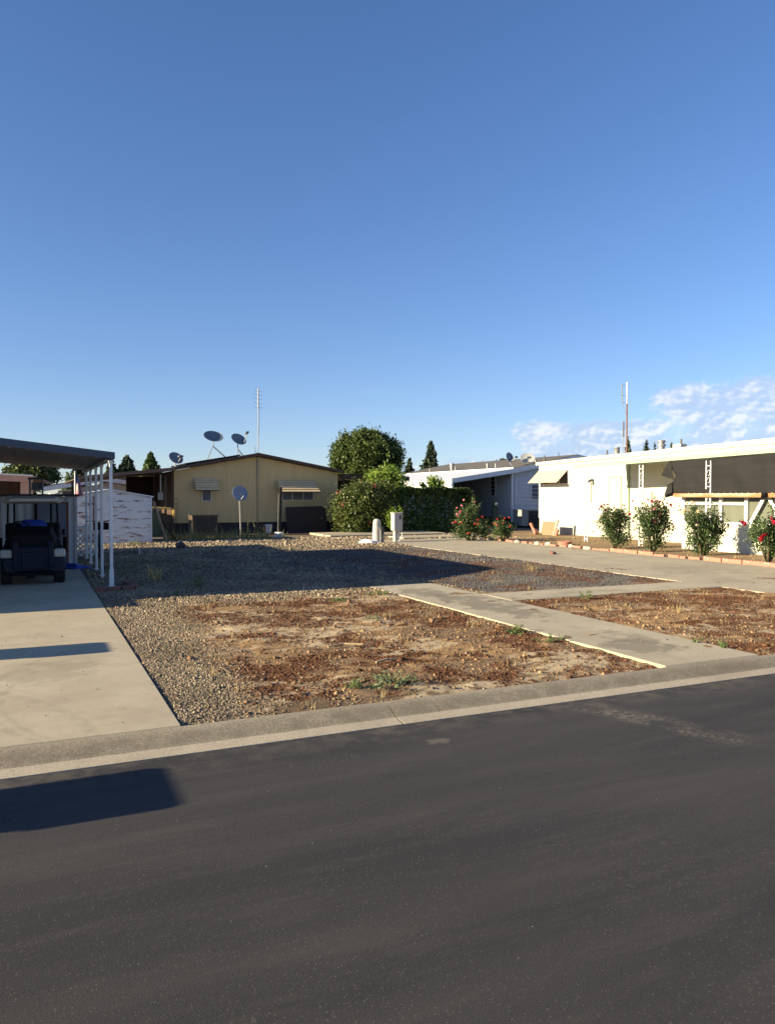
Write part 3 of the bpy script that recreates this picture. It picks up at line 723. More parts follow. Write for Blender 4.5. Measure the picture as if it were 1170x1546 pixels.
# ------------------------------------------------------------------ siding helpers
def lap_siding(mb, p0, p1, z0, ztop, pitch=.2, out=.022, end0=None):
    """clapboards along the wall from p0 to p1 (plan points; outside is on the right hand side going p0->p1), top edge ztop(t), t in 0..1"""
    p0 = Vector((*p0,0)); p1 = Vector((*p1,0)); d = p1-p0; n = Vector((d.y,-d.x,0)).normalized()
    zmax = max(ztop(t/40.) for t in range(41)); z = z0
    while z < zmax-1e-3:
        z2 = z+pitch
        # part of the wall under the roof line at this height
        ts = [t/80. for t in range(81) if ztop(t/80.) > z+.01]
        if not ts: break
        t0, t1 = ts[0], ts[-1]
        ts2 = [t/80. for t in range(81) if ztop(t/80.) >= min(z2,zmax)-.005]
        u0, u1 = (ts2[0], ts2[-1]) if ts2 else (t0, t1)
        za = min(z2, max(ztop(u0), ztop(u1)))
        a, b = p0+d*t0, p0+d*t1; c, e = p0+d*u1, p0+d*u0
        up = Vector((0,0,1))
        mb.add([a+up*z+n*out, b+up*z+n*out, c+up*za+n*.003, e+up*za+n*.003, a+up*z-n*.03, b+up*z-n*.03, c+up*za-n*.03, e+up*za-n*.03],
               [(0,1,2,3),(0,4,5,1),(1,5,6,2),(3,7,4,0),(2,6,7,3),(4,7,6,5)])
        z = z2
def groove_wall(mb, p0, p1, z0, ztop, pitch=.2, gap=.014, deep=.012, thick=.05):
    """vertical boards with V grooves; outside on the right hand side going p0->p1"""
    p0 = Vector((*p0,0)); p1 = Vector((*p1,0)); d = p1-p0; L_ = d.length; e = d/L_; n = Vector((e.y,-e.x,0)); k = max(1, round(L_/pitch)); w = L_/k
    up = Vector((0,0,1)); cols = []
    for i in range(k):
        for s_, q in ((i*w+gap/2,0.),((i+1)*w-gap/2,0.)): cols.append((s_, q))
        if i < k-1: cols.append(((i+1)*w, -deep))
    vs = []
    for s_, q in cols:
        b = p0+e*s_+n*q; vs += [b+up*z0, b+up*ztop(s_/L_)]
    m = len(cols)
    for s_ in (0, L_):
        b = p0+e*s_-n*thick; vs += [b+up*z0, b+up*ztop(s_/L_)]
    fs = [(2*i,2*i+2,2*i+3,2*i+1) for i in range(m-1)]
    fs += [(2*m,0,1,2*m+1),(2*m-2,2*m+2,2*m+3,2*m-1)]
    mb.add(vs, fs)
def window(parent, plane, u0, u1, z0, z1, pos, frame_m, pane_m, split=0, d=.05, name='window', sgn=-1):
    """window in a wall: plane 'y' (faces -Y at y=pos) or 'x' (faces -X at x=pos); frame proud of the wall, pane a sub-part"""
    f = MB(); w = .045
    def bx(a0,a1,c0,c1,e0,e1):
        if plane == 'y': f.box(a0,a1,pos+sgn*c1,pos+sgn*c0,e0,e1)
        else: f.box(pos+sgn*c1,pos+sgn*c0,a0,a1,e0,e1)
    bx(u0,u1,-.01,d,z0,z0+w); bx(u0,u1,-.01,d,z1-w,z1); bx(u0,u0+w,-.01,d,z0+w,z1-w); bx(u1-w,u1,-.01,d,z0+w,z1-w)
    for k in range(split):
        u = u0+(u1-u0)*(k+1)/(split+1); bx(u-w*.45,u+w*.45,-.01,d*.85,z0+w,z1-w)
    fo = f.build(name, frame_m, parent)
    g = MB()
    if plane == 'y': g.box(u0+w*.5,u1-w*.5,pos+sgn*.012,pos+sgn*.02,z0+w*.5,z1-w*.5)
    else: g.box(pos+sgn*.012,pos+sgn*.02,u0+w*.5,u1-w*.5,z0+w*.5,z1-w*.5)
    g.build('pane', pane_m, fo)
    return fo
def lin(a, b): return lambda t: a+(b-a)*t

# ------------------------------------------------------------------ neighbour's home beside the carport (mostly outside the frame; its roof shades the lot)
t = thing('mobile_home', 'gray mobile home behind the carport whose roof throws the long shade over the lot', 'house', (-6.2,18,0))
w = MB(); gab = lambda q: 3.0+.55*(1-abs(2*q-1))
lap_siding(w, (-9.6,14.2), (-3.1,14.2), .1, gab, .2); lap_siding(w, (-3.1,14.2), (-3.1,27), .1, lin(3.0,3.0), .2)
lap_siding(w, (-3.1,27), (-9.6,27), .1, gab, .2); lap_siding(w, (-9.6,27), (-9.6,14.2), .1, lin(3.0,3.0), .2)
w.build('wall', M['gray_siding'], t)
w = MB(); w.prism([(-9.9,2.98),(-6.35,3.58),(-2.9,2.98),(-2.9,3.1),(-6.35,3.7),(-9.9,3.1)], 14.0, 27.2, 'y'); w.build('roof', M['shingle'], t)

MB().box(-9.,-3.1,12.85,14.17,.02,1.42).build('porch', M['gray_siding'], t)  # unseen low box, added and sized for its shadow edge on the driveway

# ------------------------------------------------------------------ carport
t = thing('carport', 'metal carport with flat blue-gray roof over the parked golf cart', 'carport', (1.33,15.27,0))
def cz(x): return 2.49-.082*(x-1.42)       # underside
FS = .46
def cy(x): return 16.12+FS*(x-1.42)
xl, xr, yb = -3.05, 1.44, 23.7
w = MB()     # pan roof: ribbed sheets running front to back
k = 15
for i in range(k):
    a = xl+(xr-xl)*i/k; b = xl+(xr-xl)*(i+1)/k-.0005
    w.add([(a,cy(a),cz(a)),(b,cy(b),cz(b)),(b,yb,cz(b)),(a,yb,cz(a)),(a,cy(a),cz(a)+.05),(b,cy(b),cz(b)+.05),(b,yb,cz(b)+.05),(a,yb,cz(a)+.05)],
          [(3,2,1,0),(4,5,6,7),(0,1,5,4),(1,2,6,5),(2,3,7,6),(3,0,4,7)])
    w.add([(b-.03,cy(b),cz(b)-.018),(b,cy(b),cz(b)-.018),(b,yb,cz(b)-.018),(b-.03,yb,cz(b)-.018),(b-.03,cy(b),cz(b)-.001),(b,cy(b),cz(b)-.001),(b,yb,cz(b)-.001),(b-.03,yb,cz(b)-.001)],[(3,2,1,0),(0,1,5,4),(1,2,6,5),(2,3,7,6),(3,0,4,7)])
ro = w.build('roof', M['soffit'], t)
w = MB(); h = .135
def strip(ax, ay, az_, bx_, by, bz, th):
    a = Vector((ax,ay,az_)); b = Vector((bx_,by,bz)); e = (b-a); n = Vector((e.y,-e.x,0)).normalized()*th; u = Vector((0,0,h))
    w.add([a,b,b+n,a+n,a+u,b+u,b+n+u,a+n+u], [(3,2,1,0),(4,5,6,7),(0,1,5,4),(1,2,6,5),(2,3,7,6),(3,0,4,7)])
strip(xl,cy(xl),cz(xl)-.008, xr+.03,cy(xr+.03),cz(xr)-.008, .03)
strip(xr,cy(xr)+.02,cz(xr)-.008, xr,yb,cz(xr)-.008, .03)
strip(xr,yb+.002,cz(xr)-.008, xl,yb+.002,cz(xl)-.008, .03)
w.build('fascia', M['blue_gray'], ro)
w = MB(); w.box(1.29,1.38,cy(1.33)+.08,yb-.02,2.42,2.472); w.build('beam', M['soffit'], t)
for k, y in enumerate((15.28,17.45,19.05,20.93,22.6)):
    w = MB(); w.obox((1.33,y,1.2),(.057,.057,2.40),None,.008); w.obox((1.33,y,.06),(.11,.11,.015))
    w.obox((1.33,y,2.39),(.08,.08,.05))
    if k == 0: w.obox((1.33,y,.2),(.078,.078,.36),None,.006)
    w.build('post', M['post_white'], t)
t = thing('brick_edging', 'dark terracotta edging bricks around the foot of the front carport post', 'edging', (1.4,15.3,0))
for i, (x, y, a) in enumerate(((1.12,14.88,.1),(1.34,14.86,-.05),(1.57,14.9,.25),(1.72,15.08,1.2),(1.73,15.32,1.6),(1.66,15.56,1.75),(1.63,15.8,1.55))):
    w = MB(); w.obox((x,y,.05),(.215,.1,.1),rotm(0,0,a),.012); w.build('brick', M['terracotta'], t)

# ------------------------------------------------------------------ low gray storage shed at the end of the left driveway
t = thing('storage_shed', 'low gray metal shed behind the golf cart with dark flat roof', 'shed', (-.6,21.3,0))
w = MB(); ys_ = 20.32; z0, z1 = .02, 1.74
x = -1.9; vs = []; fs = []
w2 = []
while x < .985:       # corrugated front
    w2.append((x, ys_+(.018 if len(w2)%4 in (1,2) else 0.))); x += .045
w2.append((.985, ys_))
for px_, py_ in w2: vs += [(px_,py_,z0),(px_,py_,z1)]
fs = [(2*i,2*i+2,2*i+3,2*i+1) for i in range(len(w2)-1)]
n0_ = len(vs); vs += [(.985,22.3,z0),(.985,22.3,z1),(-1.9,22.3,z0),(-1.9,22.3,z1)]
fs += [(n0_-2,n0_,n0_+1,n0_-1),(n0_,n0_+2,n0_+3,n0_+1),(n0_+2,0,1,n0_+3)]
w.add(vs, fs); w.build('wall', M['shed_gray'], t)
MB().box(-2.0,1.03,20.24,22.4,1.742,1.80).build('roof', M['shed_dark'], t)
w = MB(); w.box(.02,.74,20.285,20.312,.06,1.56); d_ = w.build('door', mat('blue_gray_door', (.19,.21,.25), (.15,.165,.2), 3, .5), t)
MB().box(.66,.70,20.26,20.284,.8,.9).build('handle', M['black'], d_)
w = MB(); w.box(.745,.785,20.28,20.311,.04,1.6); w.box(.35,.745,20.28,20.311,1.565,1.6); w.build('door_frame', M['rust'], t)
# blue tarp heap at its door
w = MB(); n = 16; vs = []; fs = []
for j in range(9):
    for i in range(n):
        u = i/(n-1); v = j/8.; hh = .17*math.sin(math.pi*min(1,v*1.05))*(math.sin(math.pi*u)**.6)*(.7+.5*vnoise(np.array([u*5]),np.array([v*4]),3)[0])*(1.25-u)
        vs.append((.48+u*.75+.05*math.sin(v*7), 19.62+v*.55+.06*math.sin(u*9), .03+hh+.02*math.sin(u*23+v*11)))
for j in range(8):
    for i in range(n-1): fs.append((j*n+i, j*n+i+1, (j+1)*n+i+1, (j+1)*n+i))
w.add(vs, fs); o = w.build('tarp', M['blue_cloth'], loc=(.8,19.9,.03), smooth=True)
setp(o, label='crumpled blue tarp lying on the concrete by the shed door', category='tarp')
o.modifiers.new('thick','SOLIDIFY').thickness = .01

# ------------------------------------------------------------------ golf cart
t = thing('golf_cart', 'dark navy golf cart with cream roof parked under the carport', 'golf cart', (0,17.6,.025))
gc = 16.42       # nearest face
def loft(secs, n=6):
    """closed body through cross sections: each (y, [(x,z)...])"""
    m = MB(); vs = []; fs = []; k = len(secs[0][1])
    for y, ring in secs: vs += [(x, y, z) for x, z in ring]
    for i in range(len(secs)-1):
        for j in range(k): fs.append((i*k+j, i*k+(j+1)%k, (i+1)*k+(j+1)%k, (i+1)*k+j))
    fs += [tuple(range(k-1,-1,-1)), tuple(range((len(secs)-1)*k, len(secs)*k))]
    return m.add(vs, fs)
def trap(wb, wt, z0, z1, r=.05):
    return [(-wb+r,z0),(wb-r,z0),(wb,z0+r),(wt,z1-r),(wt-r,z1),(-wt+r,z1),(-wt,z1-r),(-wb,z0+r)]
b_ = loft([(gc+.02,trap(.50,.52,.28,.53)),(gc+.1,trap(.56,.575,.26,.56)),(gc+.45,trap(.59,.6,.26,.66)),(gc+1.5,trap(.59,.6,.27,.62)),(gc+2.25,trap(.58,.59,.3,.72)),(gc+2.35,trap(.5,.52,.34,.66))]).build('body', M['fender'], t, smooth=True)
w = MB(); w.obox((0,gc+.03,.53),(.72,.08,.5),None,.03); w.obox((0,gc-.02,.50),(.42,.03,.34),None,.012); w.obox((-.31,gc-.01,.62),(.1,.05,.5),None,.015); w.obox((.31,gc-.01,.62),(.1,.05,.5),None,.015); w.build('front_panel', M['navy'], t)
w = loft([(gc+.06,trap(.40,.36,.70,1.0,.05)),(gc+.3,trap(.52,.38,.66,1.13,.06)),(gc+.52,trap(.55,.37,.64,1.15,.06)),(gc+.72,trap(.55,.5,.62,.86,.06))]); w.build('cowl', M['black'], t, smooth=True)
for sx in (-1,1):
    w = MB(); w.obox((sx*.462,gc+.12,.635),(.215,.2,.165),rotm(0,0,sx*.12),.022); w.build('headlight', M['cream'], t, smooth=True)
    w = MB(); w.obox((sx*.585,gc+.45,.78),(.04,.34,.3),rotm(0,0,sx*.1),.02); w.build('fender_flare', M['black'], t)
    for yy in (gc+.42, gc+2.0):
        wh = MB(); Rx = rotm(0,math.pi/2,0)
        wh.lathe([(.12,-.1),(.2,-.105),(.23,-.08),(.235,0),(.23,.08),(.2,.105),(.12,.1)], (sx*.475,yy,.24), Rx, 24); wo = wh.build('wheel', M['tyre'], t, smooth=True)
        MB().lathe([(.03,-.08),(.12,-.085),(.12,.085),(.03,.08)], (sx*.475,yy,.24), Rx, 16).build('rim', M['galv'], wo)
    w = MB(); w.tube([(sx*.33,gc+.42,1.12),(sx*.335,gc+.55,1.62)], .021, 8); w.build('strut', M['black'], t)
    w = MB(); w.tube([(sx*.50,gc+1.9,.7),(sx*.48,gc+1.95,1.62)], .018, 8); w.build('strut', M['black'], t)
w = MB(); w.tube([(.06,gc+2.15,.85),(.06,gc+2.1,1.62)], .03, 8); w.build('rear_support', M['black'], t)
w = loft([(gc+.3,trap(.42,.4,1.645,1.70,.02)),(gc+.42,trap(.53,.49,1.6,1.735,.04)),(gc+1.3,trap(.55,.5,1.6,1.755,.04)),(gc+2.1,trap(.53,.49,1.6,1.735,.04)),(gc+2.22,trap(.42,.4,1.645,1.70,.02))]); w.build('roof', M['cream'], t, smooth=True)
w = MB(); w.obox((0,gc+1.45,.78),(1.06,.5,.16),None,.04); w.obox((0,gc+1.72,1.0),(1.06,.12,.36),rotm(-.15,0,0),.04); w.build('seat', M['black'], t)
w = MB(); cpt = Vector((-.24,gc+.72,1.13)); Rw = rotm(math.radians(-52),0,0)
w.tube([cpt+Rw@Vector((.17*math.cos(a),0,.17*math.sin(a))) for a in [2*math.pi*i/24 for i in range(25)]], .016, 6, False)
w.tube([cpt+Rw@Vector((-.17,0,0)),cpt+Rw@Vector((.17,0,0))], .012, 6); w.tube([cpt,cpt+Vector((0,-.3,-.28))], .02, 6); w.build('steering_wheel', M['black'], t)
w = MB(); w.obox((.56,gc+.5,1.04),(.06,.03,.09),None,.012); w.tube([(.47,gc+.5,.98),(.55,gc+.5,1.02)], .01, 6); w.build('mirror', M['black'], t)
w = MB(); w.obox((0,gc+.1,.24),(.8,.1,.06),None,.015); w.obox((-.05,gc+.07,.2),(.16,.08,.09)); w.build('bumper', M['black'], t)
# blue cover thrown over the seat
w = MB(); vs = []; fs = []; n = 15
prof = [(-.32,.98),(-.26,1.08),(-.18,1.25),(-.05,1.265),(.1,1.26),(.2,1.25),(.25,1.15),(.3,1.0)]
for j in range(7):
    for i, (px_, pz_) in enumerate(prof):
        vs.append((px_+.02*math.sin(j*2.1+i), gc+1.0+j*.12, pz_-.015*math.sin(j*1.7+i*1.3)-(.16 if j == 0 else 0)-.03*j/6))
k = len(prof)
for j in range(6):
    for i in range(k-1): fs.append((j*k+i, j*k+i+1, (j+1)*k+i+1, (j+1)*k+i))
w.add(vs, fs); o = w.build('cover', M['blue_cloth'], loc=(0,gc+1.4,.9), smooth=True)
o.modifiers.new('thick','SOLIDIFY').thickness = .012
setp(o, label='blue cloth cover draped over the seat of the golf cart', category='cover')

# ------------------------------------------------------------------ bicycle and lattice by the carport posts
t = thing('bicycle', 'dark bicycle standing behind the carport posts beside the white lattice', 'bicycle', (1.62,22.0,0))
def ring_tube(c, R_, r, ax='x', n=28):
    c = Vector(c); pts = []
    for i in range(n+1):
        a = 2*math.pi*i/n
        pts.append(c+(Vector((0,math.cos(a),math.sin(a))) if ax == 'x' else Vector((math.cos(a),0,math.sin(a))))*R_)
    return pts
for yy in (21.5,22.55):
    w = MB(); w.tube(ring_tube((1.62,yy,.34),.32,.02), .02, 6, False); wo = w.build('wheel', M['tyre'], t)
    w = MB()
    for i in range(8):
        a = math.pi*i/8; w.tube([(1.62,yy-.31*math.cos(a),.34-.31*math.sin(a)),(1.62,yy+.31*math.cos(a),.34+.31*math.sin(a))], .002, 4)
    w.build('spokes', M['galv'], wo)
w = MB(); B = (1.62,22.0,.32); S_ = (1.62,22.2,.78); H_ = (1.62,21.72,.82)
for a, b in ((B,S_),(S_,H_),(B,H_),(B,(1.62,22.55,.34)),(S_,(1.62,22.55,.34)),(H_,(1.62,21.5,.34)),(S_,(1.62,22.24,.92)),(H_,(1.62,21.74,1.03))): w.tube([a,b], .016, 8)
w.build('frame', M['mast_dark'], t)
w = MB(); w.obox((1.62,22.25,.95),(.19,.26,.06),None,.025); w.build('saddle', M['black'], t)
w = MB(); w.tube([(1.28,21.86,1.08),(1.4,21.74,1.1),(1.62,21.72,1.04),(1.84,21.74,1.1),(1.96,21.86,1.08)], .013, 8); w.build('handlebar', M['black'], t)
w = MB(); w.obox((1.62,21.45,.88),(.36,.26,.02)); 
for q in (-.17,.17): w.obox((1.62+q,21.45,.96),(.015,.26,.18))
for q in (-.12,.12): w.obox((1.62,21.45+q,.96),(.36,.015,.18))
w.build('basket', M['black'], t)
t = thing('lattice_panel', 'white garden lattice panel standing beside the gray shed', 'lattice', (1.2,23.3,0))
w = MB(); x0_, x1_, z0_, z1_ = .75,1.66,.06,.86
def lat(sgn, y):
    k = -1.2
    while k < 2.2:
        a0 = k; pts = []
        for (x, z) in ((0,a0),(x1_-x0_, a0+sgn*(x1_-x0_))): pts.append((x,z))
        # clip to panel height
        (xa,za),(xb,zb_) = pts; hh = z1_-z0_; tt = []
        for q in range(61):
            f_ = q/60.; zq = za+(zb_-za)*f_
            if 0 <= zq <= hh: tt.append(f_)
        if len(tt) > 3:
            f0, f1 = tt[0], tt[-1]
            A = Vector((x0_+(xb-xa)*f0, y, z0_+za+(zb_-za)*f0)); B_ = Vector((x0_+(xb-xa)*f1, y, z0_+za+(zb_-za)*f1))
            dd = (B_-A); L2 = dd.length; w.obox((A+B_)/2, (L2,.012,.042), rotm(0,-math.atan2(dd.z,dd.x),0))
        k += .155
lat(1,23.3); lat(-1,23.315)
w.build('slats', M['lattice'], t)
w = MB(); w.box(x0_-.04,x1_+.04,23.27,23.335,z1_,z1_+.05); w.box(x0_-.04,x0_,23.27,23.335,0,z1_); w.box(x1_,x1_+.04,23.27,23.335,0,z1_); w.build('frame', M['lattice'], t)

# ------------------------------------------------------------------ rusty white garden shed
t = thing('garden_shed', 'white metal garden shed with rust streaked siding and low gable roof', 'shed', (2.6,31.2,0))
w = MB(); sg = lambda q: 1.72+.24*(1-abs(2*q-1)*1.0)
lap_siding(w, (1.12,29.9), (4.02,29.9), .03, sg, .128, .016); lap_siding(w, (4.02,29.9), (4.02,32.4), .03, lin(1.72,1.72), .128, .016)
lap_siding(w, (4.02,32.4), (1.12,32.4), .03, sg, .128, .016); lap_siding(w, (1.12,32.4), (1.12,29.9), .03, lin(1.72,1.72), .128, .016)
w.build('wall', M['rusty_white'], t)
w = MB(); w.prism([(1.04,1.70),(2.57,1.965),(4.10,1.70),(4.10,1.745),(2.57,2.015),(1.04,1.745)], 29.82, 32.48, 'y'); w.build('roof', M['post_white'], t)
MB().box(3.985,4.045,29.868,29.92,.0,1.72).build('corner_trim', M['post_white'], t); MB().box(1.10,1.16,29.868,29.92,0,1.72).build('corner_trim', M['post_white'], t)
MB().box(1.98,2.02,29.865,29.89,.05,1.75).build('seam', M['rust'], t)
MB().box(1.66,2.22,29.862,29.885,.07,.36).build('rust_patch', M['rust'], t)
MB().box(1.0,4.2,29.8,32.5,-.03,.028).build('base', M['terracotta'], t)

# ------------------------------------------------------------------ tan home with gable end
YH = 35.5
t = thing('tan_home', 'tan yellow double-wide home with brown gable roof and antenna mast', 'house', (9.6,YH,0))
xa, xb, xm = 5.76, 13.62, 9.58
hz = lambda q: 2.90+.70*(1-abs((xa+(xb-xa)*q-xm)/(xb-xm if xa+(xb-xa)*q > xm else xm-xa)))
w = MB(); groove_wall(w, (xa,YH), (xm-.03,YH), .53, lambda q: 2.90+.70*q, .2, .010, .006); groove_wall(w, (xm+.03,YH), (xb,YH), .53, lambda q: 3.60-.70*q, .2, .010, .006)
groove_wall(w, (xb,YH), (xb,YH+17), .53, lin(2.9,2.9), .2); w.box(xm-.031,xm+.031,YH+.004,YH+.04,.53,3.56)
w.build('wall', M['yellow'], t)
w = MB(); w.box(xm-.035,xm+.035,YH-.025,YH+.003,.5,3.5); w.build('seam_strip', mat('tan_seam_strip', (.4,.31,.17), (.33,.25,.13), 4, .6), t)
w = MB(); groove_wall(w, (xa+.06,YH+.05), (xb-.06,YH+.05), .02, lin(.54,.54), .25, .02, .015); groove_wall(w, (xb-.06,YH+.05), (xb-.06,YH+17), .02, lin(.54,.54), .3); groove_wall(w, (xa+.06,YH+17), (xa+.06,YH+.05), .02, lin(.54,.54), .3)
w.build('skirting', M['skirt'], t)
w = MB(); rp_ = [(xa-.18,2.92),(xm,3.66),(xb+.18,2.92),(xb+.18,3.02),(xm,3.77),(xa-.18,3.02)]
w.prism(rp_, YH-.28, YH+17.2, 'y'); ro = w.build('roof', M['brown_roof'], t)
w = MB()
for (x0_,z0_,x1_,z1_) in ((xa-.2,2.87,xm,3.62),(xm,3.62,xb+.2,2.87)):
    w.prism([(x0_,z0_),(x1_,z1_),(x1_,z1_+.125),(x0_,z0_+.125)], YH-.315, YH-.282, 'y')
w.build('fascia', M['brown'], ro)
for (px_, pz_, s_) in ((7.0,0,1),(8.3,0,1),(11.0,0,-1)):      # low solar collectors on the slopes
    w = MB(); sl = .70/3.9*s_; c0 = 3.66-.7/3.9*abs(px_-xm)+.15
    w.obox((px_,YH+2.6,c0),(1.25,4.2,.06),rotm(0,-math.atan(sl),0)); w.obox((px_,YH+.9,c0-.06),(1.2,.06,.1),rotm(0,-math.atan(sl),0)); w.build('solar_panel', M['black'], t)
def awning(parent, u0, u1, zt, zb, y0, dep, m, nsl, flare=.0, edge=None):
    """metal slat awning sloping out from a wall that faces -Y"""
    w = MB(); e = MB(); g_ = MB()
    for i in range(nsl):
        f0, f1 = i/nsl, (i+1)/nsl; za = zt+(zb-zt)*f0; zc = zt+(zb-zt)*f1; ya = y0-dep*f0; yc = y0-dep*f1
        u0a, u1a = u0-flare*f0, u1+flare*f0; u0b, u1b = u0-flare*f1, u1+flare*f1
        w.add([(u0a,ya,za),(u1a,ya,za),(u1b,yc,zc+.025),(u0b,yc,zc+.025),(u0a,ya,za-.02),(u1a,ya,za-.02),(u1b,yc,zc+.005),(u0b,yc,zc+.005)],
              [(0,1,2,3),(7,6,5,4),(0,4,5,1),(1,5,6,2),(2,6,7,3),(3,7,4,0)])
        e.box(u0b,u1b,yc-.014,yc+.004,zc+.012,zc+.036); g_.box(u0b,u1b,yc-.008,yc+.03,zc-.03,zc+.002)
    o = w.build('awning', m, parent); g_.build('gap_shade', M['brown'], o); e.build('lit_edges', edge or M['awning_white'], o)  # dark strips paint shade below the slats, pale edges paint their sunlit rims
    s_ = MB()
    for q in (u0+.015, u1-.015): s_.tube([(q,y0-.01,zb+.12),(q,y0-dep+.03,zb+.02)], .012, 6)
    s_.tube([(u0-flare,y0-dep+.01,zb),(u1+flare,y0-dep+.01,zb)], .015, 6)
    s_.build('bracket', M['brown'], o)
    return o
awning(t, 6.66,7.72,2.60,2.02,YH,.36,M['awning_tan'],5)
awning(t, 10.55,12.36,2.52,1.94,YH,.75,M['awning_tan'],5,.1)
window(t,'y',6.98,7.44,1.50,2.12,YH-.012,M['awning_white'],M['screen'])
window(t,'y',10.75,12.36,1.53,2.02,YH-.012,M['awning_white'],M['screen'],2)
w = MB(); groove_wall(w, (xa,YH+17), (xa,YH+.02), .53, lin(2.9,2.9), .2); w.build('side_wall', M['brown'], t)  # dark brown wall also carries the side carport's shade in its colour
# side carport to the left
w = MB(); w.slab4((1.6,YH-1.2,2.50),(5.62,YH-1.2,2.96),(5.62,YH+13,2.96),(1.6,YH+13,2.50),.06); cr = w.build('carport_roof', M['brown'], t)
w = MB(); w.prism([(1.58,2.42),(5.62,2.86),(5.62,3.0),(1.58,2.56)], YH-1.24, YH-1.203, 'y'); w.build('fascia', mat('faded_brown_fascia', (.16,.10,.075), (.12,.075,.055), 4, .6), cr)
for x_, y_ in ((5.3,YH-.6),(5.25,YH+2.4),(5.2,YH+5.5),(1.75,YH+5)):
    MB().obox((x_,y_,1.3 if x_ > 3 else 1.2),(.09,.09,2.6 if x_ > 3 else 2.4)).build('carport_post', M['brown'], t)
MB().box(4.35,5.7,YH+6,YH+6.06,0,2.75).build('carport_wall', M['brown'], t)
w = MB(); w.tube([(5.66,YH-.05,2.85),(5.66,YH-.05,.3)], .025, 8); w.build('downpipe', M['brown'], t)
# porch roof to the right
w = MB(); w.slab4((13.82,YH-.1,2.84),(17.45,YH-.1,2.72),(17.45,YH+9,2.72),(13.82,YH+9,2.84),.07); pr = w.build('porch_roof', M['brown_roof'], t)
w = MB(); w.prism([(13.82,2.62),(17.47,2.52),(17.47,2.74),(13.82,2.86)], YH-.14, YH-.103, 'y'); w.build('fascia', M['brown'], pr)
for x_ in (13.95,15.4,17.2): MB().obox((x_,YH+.1,1.3),(.09,.09,2.6)).build('porch_post', M['brown'], t)
MB().box(13.66,17.2,YH+3,YH+3.06,0,2.6).build('porch_wall', M['brown'], t)
window(t,'y',14.2,15.6,1.5,2.3,YH+3,M['brown'],M['pane'],1)
w = MB(); w.tube([(4.5,YH-1.5,1.27),(5.35,YH-1.5,1.22),(5.7,YH-.12,1.15),(5.7,YH-.12,.72)], .035, 8); w.build('gas_pipe', M['gas_yellow'], t)
w = MB(); w.obox((4.95,YH-.3,.62),(.42,.26,1.25),None,.02); w.build('meter_cabinet', M['green_box'], t)
w = MB(); w.obox((5.15,YH-.2,1.75),(.22,.14,.34),None,.015); w.tube([(5.15,YH-.2,1.9),(5.15,YH-.2,2.7)], .03, 8); w.build('electric_meter', M['galv'], t); MB().lathe([(.02,0),(.1,0),(.1,.05),(.08,.09)], (5.0,YH-.5,1.18), rotm(math.pi/2,0,0), 16).build('gas_meter', M['galv'], t)
w = MB()
for i in range(5):
    w.tube([(5.72+.12*math.cos(a)+.02*i, YH-.1-.03*i, .6+.23*i+.12*math.sin(a)) for a in [2*math.pi*k/14 for k in range(15)]], .008, 5, False)
w.build('cable', M['black'], t)

# leaning planks
for i, (xa_, xb_, nm, lb) in enumerate(((4.62,4.12,'plank','pale weathered plank leaning on the corner of the rusty shed'),(5.0,4.2,'board','darker board leaning lower beside the rusty shed corner'))):
    w = MB(); a = Vector((xa_,30.15+.2*i,.02)); b = Vector((xb_,30.0+.25*i,1.55-.35*i)); d_ = b-a
    w.obox((a+b)/2, (.14,.03,d_.length), aim(d_)); o = w.build(nm, M['plank'] if i == 0 else M['dark_board'], loc=a)
    setp(o, label=lb, category='plank')
# air conditioner in front of the tan home
t = thing('air_conditioner', 'old brown air conditioner standing against the tan home skirting', 'air conditioner', (6.75,33.9,0))
MB().box(6.2,7.28,33.5,34.4,.05,.9).build('cabinet', M['ac_brown'], t)
w = MB()
for i in range(11): w.box(6.27,7.21,33.478,33.498,.13+i*.065,.165+i*.065)
w.build('grille', M['ac_dark'], t)
MB().box(6.16,7.32,33.46,34.44,.902,.935).build('lid', M['ac_brown'], t)
MB().box(6.1,7.38,33.4,34.5,-.02,.048).build('pad', M['walk'], t)
# white box and board leaning on the tan home
t = thing('plastic_bucket', 'white plastic bucket in front of the dark skirting', 'bucket', (9.95,34.9,0))
MB().lathe([(.13,0),(.17,.38),(.175,.385),(.175,.41),(.16,.41),(.155,.38),(.12,.03)], (9.95,34.9,.02), None, 20).build('pail', M['bucket'], t, smooth=True)
w = MB(); w.tube([(9.95+.18*math.cos(a),34.72,.36-.13*math.sin(a)) for a in [math.pi*k/10 for k in range(11)]], .005, 5); w.build('handle', M['galv'], t)
w = MB(); R_ = rotm(math.radians(-10),math.radians(-1.2),0); w.obox((11.82,34.98,.63),(1.98,.03,1.26),R_); o = w.build('plywood', M['dark_board'], loc=(11.8,35,.0)); setp(o, label='large dark stained board leaning against the tan home wall', category='board')
w = MB(); w.box(5.0,13.9,33.1,33.25,-.02,.06); o = w.build('edging', M['terracotta'], loc=(9,33.2,0)); setp(o, label='low dark red border edging running in front of the tan home', category='edging')
# dark pole in a white bucket
t = thing('signpost', 'dark pole standing in a white bucket of concrete', 'pole', (9.38,31.3,0))
w = MB(); w.tube([(9.38,31.3,.05),(9.45,31.3,2.13)], .065, 10); w.build('pole', M['black'], t)
w = MB(); w.tube([(9.30,31.28,.06),(9.36,31.28,1.85)], .012, 6); w.build('conduit', M['galv'], t)
MB().lathe([(.17,0),(.2,.05),(.2,.22),(.17,.24),(.05,.25)], (9.38,31.3,.0), None, 18).build('bucket', M['bucket'], t, smooth=True)

